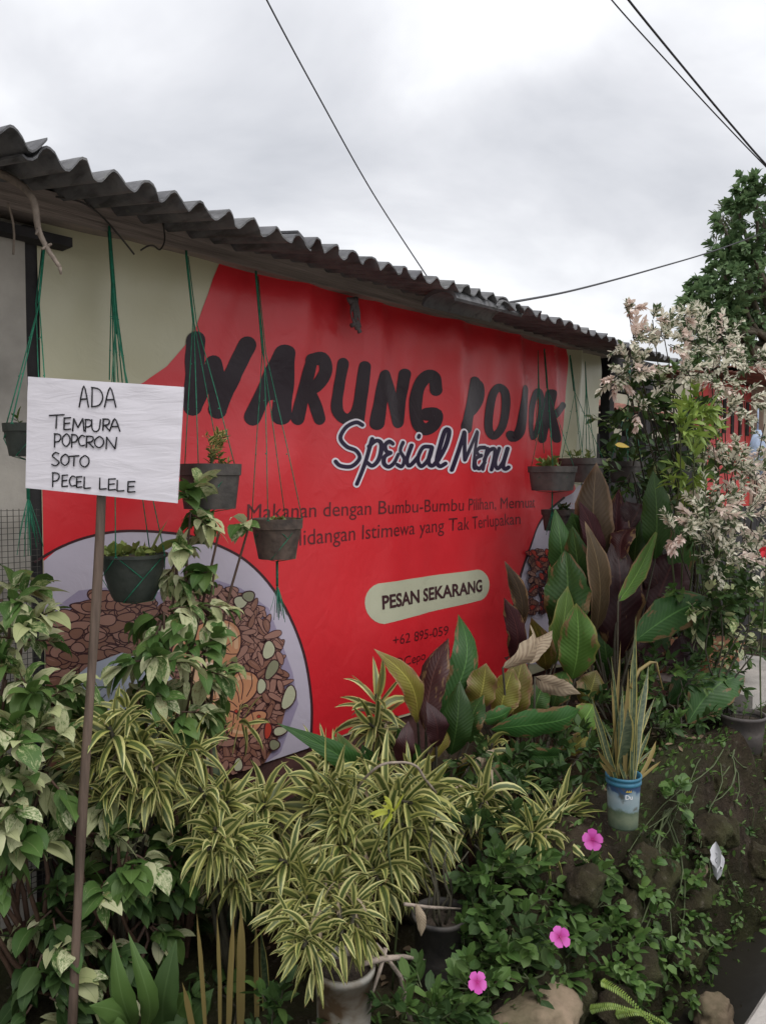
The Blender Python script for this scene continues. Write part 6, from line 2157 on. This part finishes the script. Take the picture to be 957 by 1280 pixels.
shrub('trailing_weed', 'low mossy creeper with tiny leaves spread over the bank stones at the right', 'weed', groundp(900, 1020, 1.3),
      [(875, 1060, 24, 1.17, 5), (905, 1095, 24, 1.13, 5), (935, 1060, 24, 1.16, 5), (820, 1060, 26, 1.2, 5), (785, 1065, 22, 1.22, 4), (915, 1025, 22, 1.2, 4), (945, 1010, 20, 1.22, 4), (880, 1130, 24, 1.12, 5), (925, 1130, 24, 1.1, 4), (855, 1055, 20, 1.18, 4), (890, 960, 20, 1.28, 4), (950, 950, 20, 1.25, 4), (810, 1035, 18, 1.22, 3)],
      [M['weed'], M['dark'], M['green']], M['stem'], 0.026, 0.009, 6, 9, None, 0.0, 0.9, P_ell, 0.0015, 0.2, 3, 1, None, 0.5)
# leaves by the road edge at the right
re_ = thing('broad_leaf_plant', 'small plant with two pointed leaves at the road edge, far right', 'plant', (W(965, 1230, 2.6).x, 0.80, -0.35))
for (b, t, w) in (((975, 1172), (936, 1160), 18), ((975, 1180), (948, 1190), 14), ((985, 1165), (960, 1145), 16)):
    bigleaf(b, t, 0.86, 0.86, w, M['green'], re_, nl=6, nw=2)
mb = MB()
mb.tube([Vector(re_.location), wp(975, 1175, 0.86)], 0.004, 5)
mb.build('stem', M['stem'], re_)

# fern fronds
fn = thing('fern', 'light green fern frond at the bottom in front of the weeds', 'fern', groundp(745, 1250, 1.2))
mb = MB()
for (a, c, e, q) in (((750, 1226), (782, 1246), (818, 1284), 0.98), ((736, 1262), (766, 1258), (802, 1268), 1.04), ((768, 1268), (800, 1266), (835, 1282), 1.0)):
    P = crom([wp(a[0], a[1], q + 0.07), wp(c[0], c[1], q), wp(e[0], e[1], q - 0.02)], 14)
    for i in range(1, len(P)):
        d = (P[i] - P[i - 1]).normalized()
        L_ = 0.013 * (1 - 0.75 * i / len(P)) + 0.003
        sd = d.cross(BACK * 0.6 + UP * 0.6).normalized()
        for sgn_ in (-1, 1):
            leaf(mb, P[i], sd * sgn_ + d * 0.4, L_, 0.0026, P_str, 0.3, 0.1, random.uniform(-.3, .3), 3, 1)
    mb.tube(P, 0.0012, 4)
mb.build('fronds', M['lime'], fn)

# stones
def stone(name, label, c, r, mat, seed, group=None, sq=(1, 1, 1), fine=0.10, sub=4):
    bm = bmesh.new()
    bmesh.ops.create_icosphere(bm, subdivisions=sub, radius=1.0)
    for v in bm.verts:
        q = v.co.copy()
        # flatten a few random planes for a broken-rock look
        rnd = random.Random(seed)
        for k in range(7):
            n = Vector((rnd.gauss(0, 1), rnd.gauss(0, 1), rnd.gauss(0, 1))).normalized()
            h = rnd.uniform(0.62, 0.88)
            dd = q.dot(n)
            if dd > h:
                q -= n * (dd - h) * 0.85
        q += q.normalized() * fine * fbm(q.x * 2 + seed, q.y * 2, q.z * 2, 4)
        v.co = Vector((q.x * r * sq[0], q.y * r * sq[1], q.z * r * sq[2]))
    for f in bm.faces:
        f.smooth = True
    me = bpy.data.meshes.new(name)
    bm.to_mesh(me)
    bm.free()
    me.materials.append(mat)
    o = bpy.data.objects.new(name, me)
    COL.objects.link(o)
    o.location = c
    tag(o, label, 'stone', group)
    return o


GS = 'stones of the ditch bank'
st = [(665, 1262, 1.16, 66, 'palestone', 'wide flat tan stone at the bottom beside the lowest pink flower', (1.25, 0.9, 0.34)),
      (727, 1170, 1.22, 34, 'rock', 'brown stone in the gap between periwinkle and weeds', (0.8, 0.8, 1.2)),
      (712, 1200, 1.2, 22, 'rock', 'small brown stone just right of the middle pink flower', (0.9, 0.8, 1.2)),
      (862, 1085, 1.19, 32, 'palestone', 'flat-topped pale stone under the white litter', (1.3, 0.8, 0.6)),
      (860, 1120, 1.20, 40, 'rock', 'mossy brown stone beneath the flat-topped pale stone', (1.1, 0.8, 0.9)),
      (905, 1130, 1.14, 40, 'rock', 'tall mossy stone at the foot of the far bank', (0.8, 0.8, 1.3)),
      (945, 1085, 1.16, 36, 'rock', 'upright grey mossy stone at the right end of the bank', (0.7, 0.8, 1.5)),
      (930, 1030, 1.2, 40, 'rock', 'mossy stone high on the bank near the right edge', (1.2, 0.8, 0.9)),
      (800, 1075, 1.24, 44, 'rock', 'big mossy lump of earth and stone below the blue bucket', (1.2, 0.9, 0.9)),
      (862, 1035, 1.24, 40, 'rock', 'dark mossy lump right of the bucket, above the weeds', (1.3, 0.8, 0.7)),
      (768, 1262, 1.05, 44, 'rock', 'dark stone at the very bottom among the weeds', (1.1, 0.8, 0.8)),
      (892, 1268, 0.93, 30, 'palestone', 'loose grey cobble lying in the ditch at the bottom', (1.2, 0.9, 0.75)),
      (960, 1010, 1.2, 40, 'rock', 'dark stone cut by the right edge, highest on the bank', (1.1, 0.8, 0.8))]
for i, (px, py, Y, r, mk, lab, sq) in enumerate(st):
    c = wp(px, py, Y + 0.05)
    stone('bank_stone', lab, c, r * (0.72 if mk == 'rock' else 0.9) * depth(c) / F, M[mk], 100 + i * 7, GS, sq, 0.18)

random.seed(91)
for i in range(26):
    x = 2.2 + 3.0 * (i / 26) + random.uniform(-0.05, 0.05)
    z = random.choice((-0.28, -0.12, 0.04, 0.18)) + random.uniform(-0.05, 0.05)
    y = 1.10 + 0.20 * (z + 0.4) / 0.75 + random.uniform(-0.01, 0.05)
    r = random.uniform(0.05, 0.11)
    stone('bank_stone', 'mossy stone half buried in the steep bank of the ditch', Vector((x, y - 0.045, z)), r, M['rock'], 300 + i * 5, 'half-buried stones of the steep bank', (random.uniform(0.9, 1.3), 0.7, random.uniform(0.6, 1.0)), 0.22, 4)

# litter and dry leaves
random.seed(71)
mb = MB()
c = wp(890, 1068, 1.10)
for k in range(4):
    leaf(mb, c + Vector((random.uniform(-.015, .015), -0.005 * k, 0.02 * k)), Vector((random.uniform(-.4, .4), -0.2, -1)), 0.10, 0.02, P_ell, 0.2, 0.6, random.uniform(-1, 1), 6, 2, wavy=0.5)
tag(mb.build('plastic_scrap', M['litter_white']), 'crumpled white plastic scrap caught on the bank stones', 'litter')
mb = MB()
for i in range(700):
    x, y = random.uniform(1.6, 5.2), random.uniform(1.25, 2.5)
    z = gz(x, y)
    leaf(mb, (x, y, z + 0.008), Vector((random.uniform(-1, 1), random.uniform(-1, 1), random.uniform(-.1, .25))), random.uniform(0.02, 0.05), random.uniform(0.005, 0.012), P_ov, 0.1, 0.3, random.uniform(-.6, .6), 3, 1)
o = kind(mb.build('leaf_litter', leafmat('litter_leaf', plain_col((0.10, 0.065, 0.04), (0.26, 0.19, 0.12)), 0.8, 0.1)), 'stuff')
mb = MB()
for i in range(5200):
    x = random.uniform(1.0, 6.5)
    y = random.uniform(1.04, 1.6) if i % 3 else random.uniform(1.04, 1.3)
    leaf(mb, gpos(x, y), Vector((random.uniform(-.6, .6), random.uniform(-.9, .2), random.uniform(0.2, 1))), random.uniform(0.012, 0.040), random.uniform(0.003, 0.009), P_ell, 0.8, 0.2, random.uniform(-.6, .6), 3, 1)
kind(mb.build('moss_and_seedlings', M['weed']), 'stuff')
# dry stalk with a hanging dead leaf
ds = thing('dry_stalk', 'forked dry stalk with a hanging dead leaf beside the nursery pot', 'dead plant', groundp(520, 1290, 1.4))
mb = MB()
mb.tube([Vector(ds.location), wp(500, 1220, 1.42), wp(478, 1190, 1.42), wp(470, 1180, 1.42)], [0.008, 0.007, 0.006, 0.005], 6)
mb.tube([wp(448, 1206, 1.42), wp(475, 1199, 1.42), wp(505, 1196, 1.42), wp(530, 1200, 1.44)], [0.006, 0.009, 0.007, 0.003], 6)
mb.tube([wp(505, 1130, 1.45), wp(535, 1134, 1.44), wp(575, 1136, 1.44)], [0.005, 0.005, 0.003], 6)
mb.tube([wp(482, 1185, 1.42), wp(474, 1215, 1.42), wp(466, 1240, 1.42)], [0.007, 0.006, 0.004], 6)
mb.build('stem', M['dead'], ds)
bigleaf((520, 1130), (526, 1170), 1.44, 1.42, 14, M['dry'], ds, name='leaf', curl=0.7, wavy=0.3, nl=8, nw=2)
# arching bare stem above the drooping head
mb = MB()
mb.tube(crom([wp(560, 1010, 1.66), wp(532, 975, 1.66), wp(520, 958, 1.66), wp(500, 953, 1.68), wp(470, 960, 1.72), wp(440, 1000, 1.85), wp(430, 1080, 1.9)], 5), 0.0045, 6)
o = mb.build('bare_stem', M['dead'])
tag(o, 'thin bare arching stem above the drooping pale dracaena head', 'stem')
